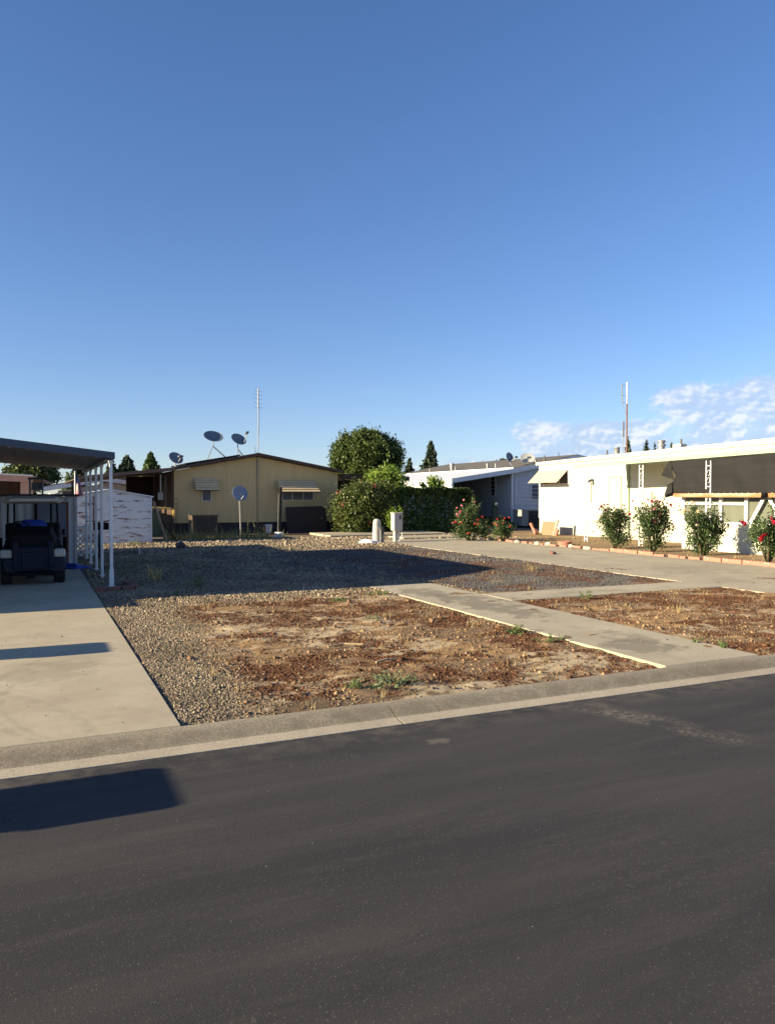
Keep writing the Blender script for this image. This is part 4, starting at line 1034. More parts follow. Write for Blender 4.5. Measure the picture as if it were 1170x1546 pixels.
# ------------------------------------------------------------------ satellite dishes
def dish(label, c, nrm, W_, H_, m, mast, legs=(), arm=True, group=None, armlen=.6, lnb=True, twist=0.):
    t = thing('satellite_dish', label, 'satellite dish', mast[-1], group)
    R = aim(nrm) @ Matrix.Rotation(twist,3,'Z'); prof = []
    for k in range(7):
        r = k/6.; prof.append((max(r,.001), .16*r*r))
    for k in range(6,-1,-1):
        r = k/6.; prof.append((max(r,.001)*1.012, .16*r*r-.02-(.012 if k < 6 else 0)))
    w = MB(); vs = []
    w.lathe([(r, z*min(W_,H_)*.5) for r, z in prof], c, R, 32, W_/2, H_/2)
    rf = w.build('reflector', m, t, smooth=True)
    c = Vector(c); back = c-R@Vector((0,0,.06))
    w = MB(); w.tube([back, *[Vector(q) for q in mast]], .028, 8); w.obox(back,(.12,.1,.16),R); w.build('mast', M['galv'], t)
    for a, b in legs:
        w = MB(); w.tube([a,b], .012, 6); w.build('strut', M['galv'], t)
    if arm:
        p0 = c+R@Vector((0,-H_*.46,.02)); p1 = c+R@Vector((0,-H_*.30,armlen)); w = MB(); w.tube([p0,p1], .02, 8); ao = w.build('arm', M['dish_white'], t)
        if lnb:
            w = MB(); w.obox(p1+R@Vector((0,.05,.02)),(.26,.09,.13),R,.02); w.build('receiver', M['slate'], ao)
    return t
zr = lambda x: 3.72-.70/3.9*abs(x-xm)
dish('small dark satellite dish at the left eave of the tan home', PY(265.5,692,36.2), (.35,-.75,.5), .72,.62, M['slate'], [(5.95,36.2,3.25),(5.92,36.1,2.9)], armlen=.35)
c_ = PY(322,660,37.0)
dish('tilted gray satellite dish with leg struts on the tan home roof', c_, (.16,-.62,.76), 1.04,.82, M['slate'], [c_+Vector((.02,.03,-.45)),Vector((8.55,37.1,zr(8.55)))], [((c_.x,37,c_.z-.4),(7.4,36.5,zr(7.4))),((c_.x,37,c_.z-.4),(7.65,37.5,zr(7.65)))], arm=False, twist=.35)
c_ = PY(360,664,37.0)
dish('gray satellite dish with receiver arm near the roof ridge of the tan home', c_, (.32,-.7,.72), .88,.74, M['slate'], [c_+Vector((-.02,.03,-.45)),Vector((9.35,37.1,zr(9.35)))], [((c_.x,37,c_.z-.4),(8.9,36.6,zr(8.9)))], twist=.45)
c_ = PY(362,745,32.4)
dish('blue-gray satellite dish on a pole in the yard', c_, (.20,-1,.28), .70,.66, M['slate_blue'], [(8.0,32.5,1.55),(8.05,32.5,0)], armlen=.36, lnb=False)
# tall antenna mast on the tan home
t = thing('antenna_mast', 'tall thin television antenna mast at the gable peak of the tan home', 'antenna', (9.6,YH-.08,3.5))
w = MB(); w.tube([(9.6,YH-.06,2.6),(9.62,YH-.06,5.9)], .02, 8); w.build('pole', M['galv'], t)
w = MB(); w.tube([(9.62,YH-.06,5.86),(9.63,YH-.06,6.78)], .034, 8)
for i, z in enumerate((5.9,6.1,6.3,6.5,6.66)): w.tube([(9.62-.2,YH-.06,z+.03),(9.62+.2,YH-.06,z-.03)], .007, 5)
w.build('antenna', M['galv'], t)
w = MB(); w.tube([(9.58,YH-.06,3.72),(9.45,YH-.08,3.85),(9.43,YH-.08,4.08)], .016, 6); w.tube([(9.6,YH-.06,3.7),(9.7,YH-.06,6.0)], .006, 5); w.build('guy_wire', M['galv'], t)
# ------------------------------------------------------------------ gray home with carport, behind the hedge
YG = 36.3
t = thing('gray_home', 'pale gray lap sided home with shingle roof and white carport beyond the hedge', 'house', (24.3,YG,0))
xe, xr_, xw = 24.3, 28.6, 32.9
gp = lambda q: min(3.12+.2*(4.3-abs(xe+(xw-xe)*q-xr_))*1.0, 3.98)
w = MB(); lap_siding(w, (xe,YG), (xw,YG), .55, gp, .23, .045); lap_siding(w, (xe,YG+15), (xe,YG), .55, lin(3.1,3.1), .23, .045); lap_siding(w, (xw,YG), (xw,YG+15), .55, lin(3.1,3.1), .23, .045)
w.build('wall', M['gray_siding'], t)
w = MB(); w.box(xe+.03,xw-.03,YG+.03,YG+15,0,.56); w.build('skirting', M['green_box'], t)
MB().box(xe-.06,xe+.06,YG-.06,YG+.02,.3,3.1).build('corner_trim', M['post_white'], t)
w = MB(); w.tube([(xe+.22,YG-.09,3.1),(xe+.22,YG-.09,.4)], .03, 8); w.build('downpipe', M['post_white'], t)
w = MB(); w.prism([(xe-.05,3.30),(xr_,4.16),(xw+.3,3.30),(xw+.3,3.22),(xr_,4.05),(xe-.05,3.2)], YG-.3, YG+15, 'y'); ro = w.build('roof', M['shingle'], t)
w = MB(); w.prism([(xe-.08,3.02),(xr_,3.87),(xw+.32,3.02),(xw+.32,3.26),(xr_,4.12),(xe-.08,3.26)], YG-.34, YG-.303, 'y'); w.box(xe-.12,xe-.055,YG-.3,YG+15,3.16,3.345); w.build('fascia', M['post_white'], ro)
w = MB(); w.slab4((20.3,YG-.3,2.66),(xe-.13,YG-.3,3.27),(xe-.13,YG+14.5,3.27),(20.3,YG+14.5,2.66),.06); cr = w.build('carport_roof', M['metal_roof'], t)
w = MB(); w.prism([(20.27,2.44),(xe-.085,3.02),(xe-.085,3.27),(20.27,2.69)], YG-.34, YG-.303, 'y'); w.build('fascia', M['post_white'], cr)
w = MB(); lap_siding(w, (20.3,YG+14), (20.3,YG-.32), .05, lin(2.62,2.62), .25, .045); w.box(20.33,20.42,YG-.30,YG-.2,0,2.43); w.build('carport_wall', M['white'], t)
MB().box(20.4,24.25,YG+13.5,YG+13.56,0,2.7).build('carport_back', M['gray_siding'], t)
window(t,'y',25.55,26.4,1.55,2.45,YG-.02,M['post_white'],M['screen'])
window(t,'x',YG+1.6,YG+2.15,1.75,2.95,xe-.02,M['post_white'],M['pane'])
window(t,'x',YG+6.4,YG+7.1,1.2,2.2,xe-.02,M['post_white'],M['pane'])
w = MB(); w.box(xe-.04,xe-.002,YG+8.2,YG+9.1,.5,2.5); w.build('door', M['white'], t)
for px_, y_, h_ in ((33.,0,0),): pass
for (nm, x_, y_, r_, h_) in (('roof_vent',25.1,44.5,.16,.42),('roof_vent',24.9,39.8,.09,.28)):
    w = MB(); z_ = 3.3+.2*(x_-xe); w.lathe([(r_*.7,-.15),(r_*.7,h_*.45),(r_,h_*.45),(r_,h_*.62),(r_*.75,h_*.66),(r_*.75,h_*.74),(r_,h_*.78),(r_,h_),(.02,h_*1.12)], (x_,y_,z_), None, 14); w.build(nm, M['galv'], t, smooth=True)
for x_, y_ in ((24.6,43.2),(24.7,38.6),(26.3,36.9),(24.5,46.5)):
    w = MB(); w.tube([(x_,y_,3.2),(x_,y_,3.62+.1*(x_-xe))], .03, 8); w.build('vent_pipe', M['galv'], t)
c_ = PY(796,692,36.6)
dish('round white satellite dish on the gray home roof edge', c_, (-.35,-.85,.4), .84,.60, M['dish_white'], [c_+Vector((.1,.1,-.3)),Vector((25.2,36.6,3.4))], armlen=.36)
c_ = PY(768.5,690.5,36.6)
dish('small dark satellite dish beside the white one on the gray home roof', c_, (.3,-.9,.25), .62,.56, M['slate'], [c_+Vector((.1,.1,-.25)),Vector((24.6,36.6,3.36))], armlen=.42)
t = thing('air_conditioner', 'gray air conditioner with dark louvres below the gray home window', 'air conditioner', (24.9,35.4,0))
MB().box(24.35,25.5,35.4,36.2,.12,.96,.0).build('cabinet', M['ac_gray'], t)
w = MB()
for i in range(12): w.box(24.84,25.46,35.37,35.398,.18+i*.058,.212+i*.058)
w.box(24.8,25.5,35.385,35.399,.13,.93); w.build('grille', M['ac_dark'], t)
w = MB(); w.box(24.32,25.53,35.37,36.23,.962,1.0); w.build('lid', M['ac_gray'], t)
w = MB(); w.box(24.5,24.6,35.45,36.1,-.02,.118); w.box(25.25,25.35,35.45,36.1,-.02,.118); w.build('feet', M['ac_dark'], t)
MB().box(25.06,25.28,35.358,35.369,.74,.8).build('badge', M['rust_pole'], t)
t = thing('meter_pedestal', 'olive green electric meter pedestal in the shaded carport', 'meter pedestal', (23.0,36.0,0))
w = MB(); w.obox((23.0,36.,.55),(.36,.24,1.1),None,.03); w.obox((23.0,36.02,1.28),(.28,.2,.42),None,.06); w.build('cabinet', M['green_box'], t)
w = MB(); w.lathe([(.02,.0),(.09,0),(.1,.05),(.09,.09),(.02,.1)], (23.04,35.92,1.32), rotm(math.pi/2,0,0), 18); w.build('meter', M['galv'], t)
t = thing('storage_cabinet', 'teal cabinet with white top inside the gray home carport', 'cabinet', (22.4,38,0))
MB().box(21.7,23.0,38.6,39.4,.02,2.0).build('cabinet', M['teal'], t); MB().box(21.6,23.15,38.5,39.5,2.002,2.1).build('top', M['white'], t)

# ------------------------------------------------------------------ white home along the right driveway
XW, YA, YB = 21.8, 30.3, 6.0
t = thing('white_home', 'sunlit white home with green edged porch roof and window awning', 'house', (XW,20,0))
zt_ = lambda y: 3.31+.022*(YA-y)
w = MB(); groove_wall(w, (XW,YA), (XW,YB), .72, lambda q: zt_(YA+(YB-YA)*q), .105, .012, .006); w.build('wall', M['cream_white'], t)
w = MB(); groove_wall(w, (XW+.03,YA-.02), (XW+.03,YB), -.02, lin(.73,.73), .3, .014, .01); w.build('skirting', M['skirt_cream'], t)
MB().box(XW+.06,29.5,YA-.08,YA-.02,0,3.35).build('end_wall', M['cream_white'], t)
w = MB(); w.slab4((XW-.06,YA+.12,zt_(YA)+.05),(XW-.06,YB,zt_(YB)+.05),(25.6,YB,zt_(YB)+.16),(25.6,YA+.12,zt_(YA)+.16),.09)
w.slab4((25.602,YA+.12,zt_(YA)+.16),(25.602,YB,zt_(YB)+.16),(29.4,YB,zt_(YB)),(29.4,YA+.12,zt_(YA)),.09); ro = w.build('roof', M['gravel_roof'], t)
w = MB(); a = Vector((XW-.085,YA+.14,zt_(YA)-.1)); b = Vector((XW-.085,YB,zt_(YB)-.16)); w.add([a,b,b+Vector((0,0,.2)),a+Vector((0,0,.13)),a+Vector((.022,0,0)),b+Vector((.022,0,0)),b+Vector((.022,0,.2)),a+Vector((.022,0,.13))],[(0,1,2,3),(7,6,5,4),(0,4,5,1),(1,5,6,2),(2,6,7,3),(3,7,4,0)]); w.build('fascia', M['cream_white'], ro)
XP = 19.2; zp_ = lambda y: 2.84+.0167*(24.45-y)
def beam(mb, x0, x1, ya, yb, fa, fb):
    mb.add([(x0,ya,fa(ya)),(x1,ya,fa(ya)),(x1,yb,fa(yb)),(x0,yb,fa(yb)),(x0,ya,fb(ya)),(x1,ya,fb(ya)),(x1,yb,fb(yb)),(x0,yb,fb(yb))],[(3,2,1,0),(4,5,6,7),(0,1,5,4),(1,2,6,5),(2,3,7,6),(3,0,4,7)])
w = MB(); w.slab4((XP+.06,24.42,zp_(24.42)+.13),(XP+.06,YB,zp_(YB)+.13),(XW-.09,YB,zp_(YB)+.3),(XW-.09,24.42,zp_(24.42)+.24),.05); pr = w.build('porch_roof', M['cream_white'], t)
w = MB(); beam(w, XP-.03, XP+.05, 24.45, YB, zp_, lambda y: zp_(y)+.14); w.build('fascia', M['pale_green'], pr)
for y_ in (23.65,20.72,17.78,14.85,11.9):
    w = MB()
    for q in (-.085,.085): w.obox((XP+.01,y_+q,1.41),(.035,.035,2.84 if y_ > 20 else 2.9),None,.004)
    for z_ in (.12,.75,1.4,2.05,2.7): w.obox((XP+.01,y_,z_),(.02,.14,.02))
    po = w.build('porch_post', M['post_white'], t)
    s_ = MB()
    for z_ in (.9,1.1,1.62,1.86,2.25,2.48): s_.tube([(XP+.01,y_+.055*math.cos(a)*(1-.35*i/14),z_+.085*math.sin(a)) for i, a in enumerate([math.pi*1.7*k/14 for k in range(15)])], .007, 5)
    s_.build('scrollwork', M['post_white'], po)
# window and sloping awning on the sunlit wall
ya_, yb_ = PX(859.5,715,XW).y, PX(817,715,XW).y
window(t,'x',ya_,yb_,2.28,2.95,XW-.01,M['post_white'],M['pane'],2)
w = MB(); n = 6; dep = .66; y0a, y1a = PX(858.5,710,XW).y, PX(814.5,710,XW).y
for i in range(n):
    f0, f1 = i/n, (i+1)/n; x0_, x1_ = XW-.01-dep*f0, XW-.01-dep*f1; z0_, z1_ = 2.98-.62*f0, 2.98-.62*f1
    w.add([(x0_,y0a,z0_),(x0_,y1a,z0_),(x1_,y1a,z1_+.02),(x1_,y0a,z1_+.02),(x0_,y0a,z0_-.02),(x0_,y1a,z0_-.02),(x1_,y1a,z1_),(x1_,y0a,z1_)],[(0,1,2,3),(7,6,5,4),(0,4,5,1),(1,5,6,2),(2,6,7,3),(3,7,4,0)])
w.build('awning', mat('faded_tan_awning', (.40,.33,.25), (.46,.39,.3), 1.5, .6, stretch=(1,6,6)), t)
def yb2(px_): return PX(px_,740,XW).y
w = MB(); a, b = yb2(936.5), yb2(920.5); w.box(XW-.02,XW-.002,a,b,.75,2.5); w.build('door', M['cream_white'], t)
w = MB(); w.box(XW-.028,XW-.004,a-.06,a,.75,2.56); w.box(XW-.028,XW-.004,b,b+.06,.75,2.56); w.box(XW-.028,XW-.004,a,b,2.5,2.56); w.build('door_frame', mat('cream_trim', (.34,.31,.22), None, 4, .5), t)
w = MB(); q = yb2(949.5); w.tube([(XW-.05,q,3.2),(XW-.05,q,.15)], .035, 8); w.box(XW-.09,XW-.005,q-.08,q+.08,2.42,2.52); w.build('downpipe', M['pale_green'], t)
w = MB(); w.box(XW-.07,XW-.004,yb2(893.6),yb2(890.5),1.5,2.35); w.build('meter_panel', mat('beige_meter_panel', (.6,.56,.46), None, 4, .5), t)
w = MB(); q = yb2(895); w.obox((XW-.12,q,2.42),(.2,.11,.11),rotm(0,-.3,0),.02); w.obox((XW-.03,q,2.42),(.05,.06,.06)); w.lathe([(.06,0),(.075,.05),(.02,.08)], (XW-.26,q,2.38), aim((-1,-.3,-.4)), 12); w.build('security_light', M['mast_dark'], t)
w = MB(); a, b = yb2(1005), yb2(996); w.box(XW-.015,XW-.003,a,b,2.02,2.36); w.build('access_hatch', M['cream_white'], t)
w = MB(); w.tube([(XW-.03,yb2(984),1.95),(XW-.03,yb2(984),.7)], .02, 6); w.build('conduit', M['galv'], t)
# glazed porch enclosure
XE, YE = 19.5, 19.15
w = MB(); groove_wall(w, (XE,YE), (XE,YB), -.03, lin(.86,.86), .235, .02, .014, .07); w.box(XE+.075,XW-.05,YE-.06,YE,-.03,2.95); w.build('enclosure_wall', M['cream_white'], t)
w = MB(); w.box(XE-.05,XE+.06,YB,YE+.03,.862,.945); 
for px_ in (1031.5,1088,1126.5,1172,1230,1300): q = PX(px_,760,XE).y; w.box(XE-.035,XE+.045,q-.055,q+.055,.947,1.73)
w.box(XE-.03,XE+.04,PX(1126.5,760,XE).y+.056,YE-.03,1.475,1.545)
w.build('window_frame', M['white'], t)
fo = [c for c in t.children if c.name.startswith('window_frame')][-1]
MB().box(XE+.05,XE+.06,YB,YE-.08,.9,1.78).build('pane', mat('porch_glass', (.16,.17,.13), (.12,.13,.10), 1.5, .12, spec=.5), fo)
w = MB(); beam(w, XE-.40, XE-.28, YE-.02, YB, lambda y: 1.715, lambda y: 1.835); w.box(XE-.28,XE+.03,YE-.06,YE-.02,1.72,1.83); w.box(XE-.28,XE+.03,YB,YB+.04,1.72,1.83); w.build('timber_rail', M['orange_wood'], t)
w = MB()
for (a, b) in (((1131,792),(1153,751)),((1159,750),(1182,788))):
    A = PX(*a, XE-.09); B = PX(*b, XE-.09); d_ = B-A; w.obox((A+B)/2, (.03,.10,d_.length), Matrix(((1,0,0),(0,math.cos(math.atan2(-d_.y,d_.z)),-math.sin(math.atan2(-d_.y,d_.z))),(0,math.sin(math.atan2(-d_.y,d_.z)),math.cos(math.atan2(-d_.y,d_.z))))))
w.build('brace', M['white'], t)
w = MB(); c_ = PX(1153,746,XE-.46); w.obox(c_,(.12,.16,.1),None,.03); w.lathe([(.04,0),(.07,.06),(.07,.1)], c_-Vector((.03,0,.03)), aim((-.6,-.5,-.6)), 12); w.build('porch_light', M['black'], t)
for px_, h_, r_, m_ in ((1116-115+0,0,0,0),): pass
def roofvent(x, y, h, r, nm, m_):
    z_ = zt_(y)+.04+.04*(x-XW); w = MB(); w.lathe([(r*1.5,0),(r*1.0,.06),(r,h*.5),(r*1.35,h*.52),(r*1.35,h*.66),(r*.95,h*.7),(r*.95,h*.8),(r*1.3,h*.84),(r*1.3,h*.95),(.02,h)], (x,y,z_), None, 16); w.build(nm, m_, t, smooth=True)
q = PX(998,680,24.); roofvent(24.,q.y,.55,.13,'roof_vent',M['galv'])
q = PX(931,680,24.); w = MB(); w.lathe([(.2,0),(.12,.06),(.115,.4),(.13,.42),(.13,.46),(.02,.47)], (24.,q.y,zt_(q.y)+.12), None, 16); w.build('flue', M['galv'], t, smooth=True)
for px_, h_, xx in ((916,.36,23.6),(1027.5,.36,22.6),(821.5,.3,22.3)):
    q = PX(px_,690,xx); w = MB(); w.tube([(xx,q.y,zt_(q.y)),(xx,q.y,zt_(q.y)+.1+h_)], .04, 8); w.build('vent_pipe', M['mast_dark'], t)
q = PX(1024,680,22.2); MB().box(22.1,22.4,q.y-.2,q.y+.2,zt_(q.y)+.05,zt_(q.y)+.22).build('roof_hatch', M['cream_white'], t)
# antenna mast on its roof
q = PX(945.5,683,22.6); qz = zt_(q.y)+.06; top = PX(945.5,577,22.6).z
t = thing('antenna_mast', 'rusty antenna mast with two element stacks on the white home roof', 'antenna', (22.6,q.y,qz))
w = MB(); w.tube([(22.6,q.y,qz-.1),(22.6,q.y,top-.9)], .032, 8); w.build('pole', M['rust_pole'], t)
w = MB(); w.tube([(22.6,q.y,top-1.0),(22.6,q.y,top)], .02, 8); w.tube([(22.45,q.y+.1,top-.9),(22.42,q.y+.1,top-.05)], .02, 6)
for z_ in (.06,.2,.42,.6,.78):
    w.tube([(22.5,q.y-.18,top-z_),(22.7,q.y+.2,top-z_+.03)], .009, 5)
for z_ in (.12,.55,.85): w.tube([(22.4,q.y+.12,top-z_),(22.62,q.y,top-z_)], .012, 5)
w.tube([(22.42,q.y+.1,top-.9),(22.58,q.y,top-1.35)], .01, 5); w.build('antenna', M['galv'], t)
q2 = PX(940.5,633,22.6)
t = thing('whip_antenna', 'thin short whip antenna just beside the rusty mast', 'antenna', (22.62,q2.y,qz))
w = MB(); w.tube([(22.62,q2.y,qz-.1),(22.62,q2.y,q2.z)], .012, 6); w.build('rod', M['galv'], t)
w = MB(); w.tube([(22.62,q2.y,q2.z-.75),(22.62,q2.y,q2.z-.1)], .03, 6); w.build('coil', M['mast_dark'], t)
# black shade cloth, torn at its far end
XS = 19.26
def grid_cloth(left, ny_, nz_, wave, yend):
    """left: list of (z fraction, y) down the torn edge"""
    vs = []; fs = []
    for j in range(nz_+1):
        f = j/nz_
        yl = np.interp(f, [q[0] for q in left], [q[1] for q in left])
        for i in range(ny_+1):
            y = yl+(yend-yl)*i/ny_; zt2 = zp_(y)-.004; zb2 = 1.80+.10*math.exp(-((YE-y)/.5)**2)*0 - (.12*max(0,1-(19.62-y)/.6) if y > 19.0 else 0)
            k = np.array([y*3.1]), np.array([f*2.7])
            x = XS-.045-wave*(vnoise(k[0]*1.3,k[1]*1.2,5)[0]-.5)-.03*math.sin(f*math.pi)*math.sin(y*2.3+f*2)-.03*math.sin(f*3.1)
            sag = .025*abs(math.sin(y*3.4))*(1-f) if y < 19.2 else 0
            vs.append((x, y, zt2-sag+(zb2-zt2)*f))
    for j in range(nz_):
        for i in range(ny_): a = j*(ny_+1)+i; fs.append((a,a+1,a+ny_+2,a+ny_+1))
    return vs, fs
M['shade'] = mat('black_shade_cloth', (.009,.0086,.0082), (.014,.0133,.0126), 2, .8, .3, 90, stretch=(1,.4,5))
t = thing('shade_cloth', 'torn black shade cloth hanging from the porch roof of the white home', 'shade cloth', (XS,14,2.9))
vs, fs = grid_cloth([(0,19.42),(.2,19.32),(.42,19.1),(.6,19.22),(.85,19.5),(1,19.6)], 120, 16, .07, YB)
o = raw_mesh('cloth', vs, fs, M['shade'], t, smooth=True); o.modifiers.new('thick','SOLIDIFY').thickness = .006
f0 = [PX(1012.5,694,XS), PX(1016,694,XS), PX(1019.5,724,XS), PX(1005,718,XS)]
vs = [f0[0]+Vector((-.05,0,0)), f0[1]+Vector((-.06,0,0)), f0[2]+Vector((-.07,0,0)), f0[3]+Vector((-.16,.05,0)), (f0[0]+f0[3])/2+Vector((-.17,-.02,0)), (f0[1]+f0[2])/2+Vector((-.12,0,0))]
o = raw_mesh('torn_flap', vs, [(0,1,5,4),(4,5,2,3)], M['shade'], t); o.modifiers.new('thick','SOLIDIFY').thickness = .006
f0 = [PX(1011,731,XS), PX(1018.5,728,XS), PX(1019.5,744,XS), PX(1008,749,XS)]
vs = [q+Vector((-.09-.03*i,0,0)) for i, q in enumerate(f0)]
o = raw_mesh('torn_flap', vs, [(0,1,2,3)], M['shade'], t); o.modifiers.new('thick','SOLIDIFY').thickness = .006
w = MB()
for px_ in range(1040,1175,9):
    q = PX(px_,742,XS-.07); w.obox((XS-.1,q.y,1.84),(.012,.022,.014))
w.build('staples', M['white'], t)

# leaning boards and bricks against the white home
def lean_board(name, label, cat, a, b, wd, th, m, rz=0.):
    A = Vector(a); B = Vector(b); d_ = B-A; R = aim(d_); w = MB(); w.obox((A+B)/2, (wd,th,d_.length), R); return setp(w.build(name, m, loc=A), label=label, category=cat)
p = G(843,804); 
w = MB(); w.obox((20.9,28.3,.30),(.05,.95,.62),rotm(0,.22,0)); setp(w.build('plywood', M['plywood'], loc=(20.9,28.3,0)), label='square stained plywood sheet leaning on the white home', category='plywood')
w = MB(); w.obox((20.85,27.72,.36),(.05,.14,.74),rotm(.12,.2,0)); setp(w.build('plank', M['plank'], loc=(20.85,27.7,0)), label='narrow plank at the near edge of the leaning plywood', category='plank')
w = MB(); w.obox((20.75,27.55,.16),(.1,.22,.32),rotm(.3,.1,0),.01); setp(w.build('brick', M['brick'], loc=(20.75,27.55,0)), label='red brick propped at the foot of the narrow plank', category='brick')
w = MB(); w.obox((20.75,29.25,.24),(.1,.1,.72),rotm(-.75,.1,0),.01); setp(w.build('brick', M['brick'], loc=(20.75,29.25,0)), label='long red paver tilted left of the plywood sheet', category='paver')
w = MB(); w.obox((20.6,28.85,.14),(.3,.3,.1),rotm(.9,.3,.3),.02); setp(w.build('stone', M['brick'], loc=(20.6,28.85,0)), label='reddish broken block lying between the tilted paver and plywood', category='stone')
t = thing('planter_ring', 'low round terracotta planter ring on the ground by the right driveway', 'planter', (17.7,24.2,0))
p = G(852,823); t.location = (p.x,p.y,0)
w = MB(); w.lathe([(.24,-.02),(.25,.13),(.22,.14),(.2,.13),(.2,.03),(.02,.03)], (p.x,p.y,0), None, 24); w.build('ring', M['brick'], t, smooth=True)
MB().lathe([(.01,.06),(.19,.06),(.19,.03),(.01,.03)], (p.x,p.y,0), None, 16).build('soil', M['clod'], t)

# ------------------------------------------------------------------ border along the right driveway
rr = random.Random(4)
def scallop(x, y, L_, a):
    n = 6; poly = [(-L_/2,0)]
    for k in range(n):
        for s_ in range(5):
            f = (k+s_/4.)/n; poly.append((-L_/2+L_*f, .105+.022*math.sin(math.pi*s_/4.)))
    poly.append((L_/2,0)); w = MB(); w.prism(poly, -.035, .035, 'y')
    R = rotm(0,0,a); w.v = [tuple(Vector((x,y,0))+R@Vector(v)) for v in w.v]; return w
y = 27.2; XBK = 16.42
while y > 11.2:
    zone = y
    k = rr.random(); x = XBK+rr.uniform(-.05,.05)
    if y < 15.4 or 17.3 < y < 19.3 and k < .75:
        w = scallop(x, y-.31, .6, math.pi/2+rr.uniform(-.06,.06)); o = w.build('edging_brick', M['brick'], loc=(x,y-.31,0))
        setp(o, label='red scalloped edging block in the border beside the right driveway', category='edging block', group='border blocks along the right driveway'); y -= .63
    elif k < .28:
        s_ = rr.uniform(.26,.4); o = rock('border_stone', (x,y-s_/2,.05), (.24,s_*1.1,.17), M['brick_pale'], seed=int(y*100)); setp(o, label='pale worn stone set in the border beside the right driveway', category='stone', group='border stones along the right driveway'); y -= s_+.02
    else:
        l_ = rr.choice((.21,.4,.4)); w = MB(); w.obox((x,y-l_/2,.03+rr.uniform(-.01,.02)),(.11,l_,.09),rotm(rr.uniform(-.05,.05),rr.uniform(-.1,.1),rr.uniform(-.12,.12)),.012); o = w.build('border_brick', M['brick'], loc=(x,y-l_/2,0))
        setp(o, label='plain red brick laid in the border beside the right driveway', category='brick', group='border bricks along the right driveway'); y -= l_+rr.uniform(.01,.12)

# ------------------------------------------------------------------ utility pedestals in the yard
p = G(569,820)
t = thing('utility_pedestal', 'beige rounded utility pedestal with pipes in the yard', 'utility pedestal', p)
w = MB(); w.lathe([(.175,0),(.17,.3),(.145,.78),(.125,.86),(.07,.9),(.01,.905)], (p.x,p.y,0), None, 20, 1., .8); w.build('housing', M['ped'], t, smooth=True)
w = MB(); w.tube([(p.x+.08,p.y-.17,0),(p.x+.08,p.y-.17,.52),(p.x+.03,p.y-.17,.6)], .022, 8); w.tube([(p.x+.16,p.y-.15,0),(p.x+.16,p.y-.15,.33)], .03, 8); w.obox((p.x+.07,p.y-.17,.56),(.1,.05,.07)); w.build('pipework', M['galv'], t)
MB().box(p.x+.16,p.x+.27,p.y-.05,p.y+.12,0,.62).build('cover_plate', M['mast_dark'], t)
w = MB(); vs = []; fs = []; n = 14
for j in range(8):
    for i in range(n):
        u = i/(n-1); v = j/7.; vs.append((p.x-.75+u*.85+.05*math.sin(v*9), p.y-.32+v*.5+.04*math.sin(u*11), .015+.13*math.sin(math.pi*v)*(math.sin(math.pi*u)**.7)*(.5+vnoise(np.array([u*6]),np.array([v*5]),9)[0])))
for j in range(7):
    for i in range(n-1): fs.append((j*n+i,j*n+i+1,(j+1)*n+i+1,(j+1)*n+i))
w.add(vs, fs); o = w.build('plastic_bag', M['cloth_white'], loc=(p.x-.3,p.y-.1,0), smooth=True); o.modifiers.new('thick','SOLIDIFY').thickness = .006
setp(o, label='crumpled white plastic bag on the gravel at the beige pedestal', category='bag')
p = G(599,818)
t = thing('meter_pedestal', 'rust stained electric meter box on a post in front of the hedge', 'meter pedestal', p)
w = MB(); w.obox((p.x-.02,p.y,.25),(.2,.16,.52),None,.01); w.build('post', M['ped'], t)
w = MB(); w.obox((p.x,p.y,.76),(.36,.3,.66),None,.015); bo = w.build('box', M['meter_box'], t)
MB().obox((p.x,p.y-.01,1.105),(.4,.35,.03),None,.008).build('lid', M['meter_box'], bo)
w = MB(); w.obox((p.x+.07,p.y-.155,.94),(.12,.015,.16),None,.004); w.build('meter_window', M['screen'], bo)
w = MB(); w.tube([(p.x+.16,p.y-.12,.42),(p.x+.15,p.y-.16,.25),(p.x+.02,p.y-.2,.08),(p.x-.05,p.y-.2,.0)], .014, 6); w.build('cable', M['post_white'], t)

# ------------------------------------------------------------------ background buildings on the left
t = thing('salmon_home', 'salmon pink home with flat roof behind the gray storage shed', 'house', (-1.5,34,0))
q0 = PY(0,713,34); q1 = PY(50,719,34); q2 = PY(77,729,38)
w = MB(); w.slab4((-5,34,q0.z+.1),(q1.x,34,q1.z+.03),(q2.x+.1,42,q1.z-.1),(-5,42,q0.z),.07); ro = w.build('roof', M['pink'], t)
w = MB(); w.prism([(-5,q0.z-.2),(q1.x,q1.z-.24),(q1.x,q1.z),(-5,q0.z+.06)], 33.95, 33.985, 'y'); w.build('fascia', M['pink'], ro)
w = MB(); w.prism([(-5,q0.z+.062),(q1.x+.01,q1.z+.004),(q1.x+.01,q1.z+.05),(-5,q0.z+.11)], 33.92, 33.99, 'y'); w.build('gutter', M['post_white'], ro)
MB().box(q1.x-.45,q1.x-.12,34.1,34.3,0,q1.z-.2).build('pillar', M['pink'], t)
w = MB(); w.box(q1.x-.1,q1.x+.02,34.1,42,0,q1.z-.22); w.build('wall', M['pink'], t)
MB().box(-5,q1.x-.11,37,37.1,0,2.4).build('porch_wall', M['skirt'], t)  # dark colour stands in for the shade under the roof
t = thing('white_house', 'pale low house with white gable trim seen between the carport posts', 'house', (4,50,0))
xa_, xb_ = PY(66,738,50).x, PY(258,738,50).x; xm_ = PY(158,724,50).x; ze, zk = PY(70,737,50).z, PY(158,722,50).z
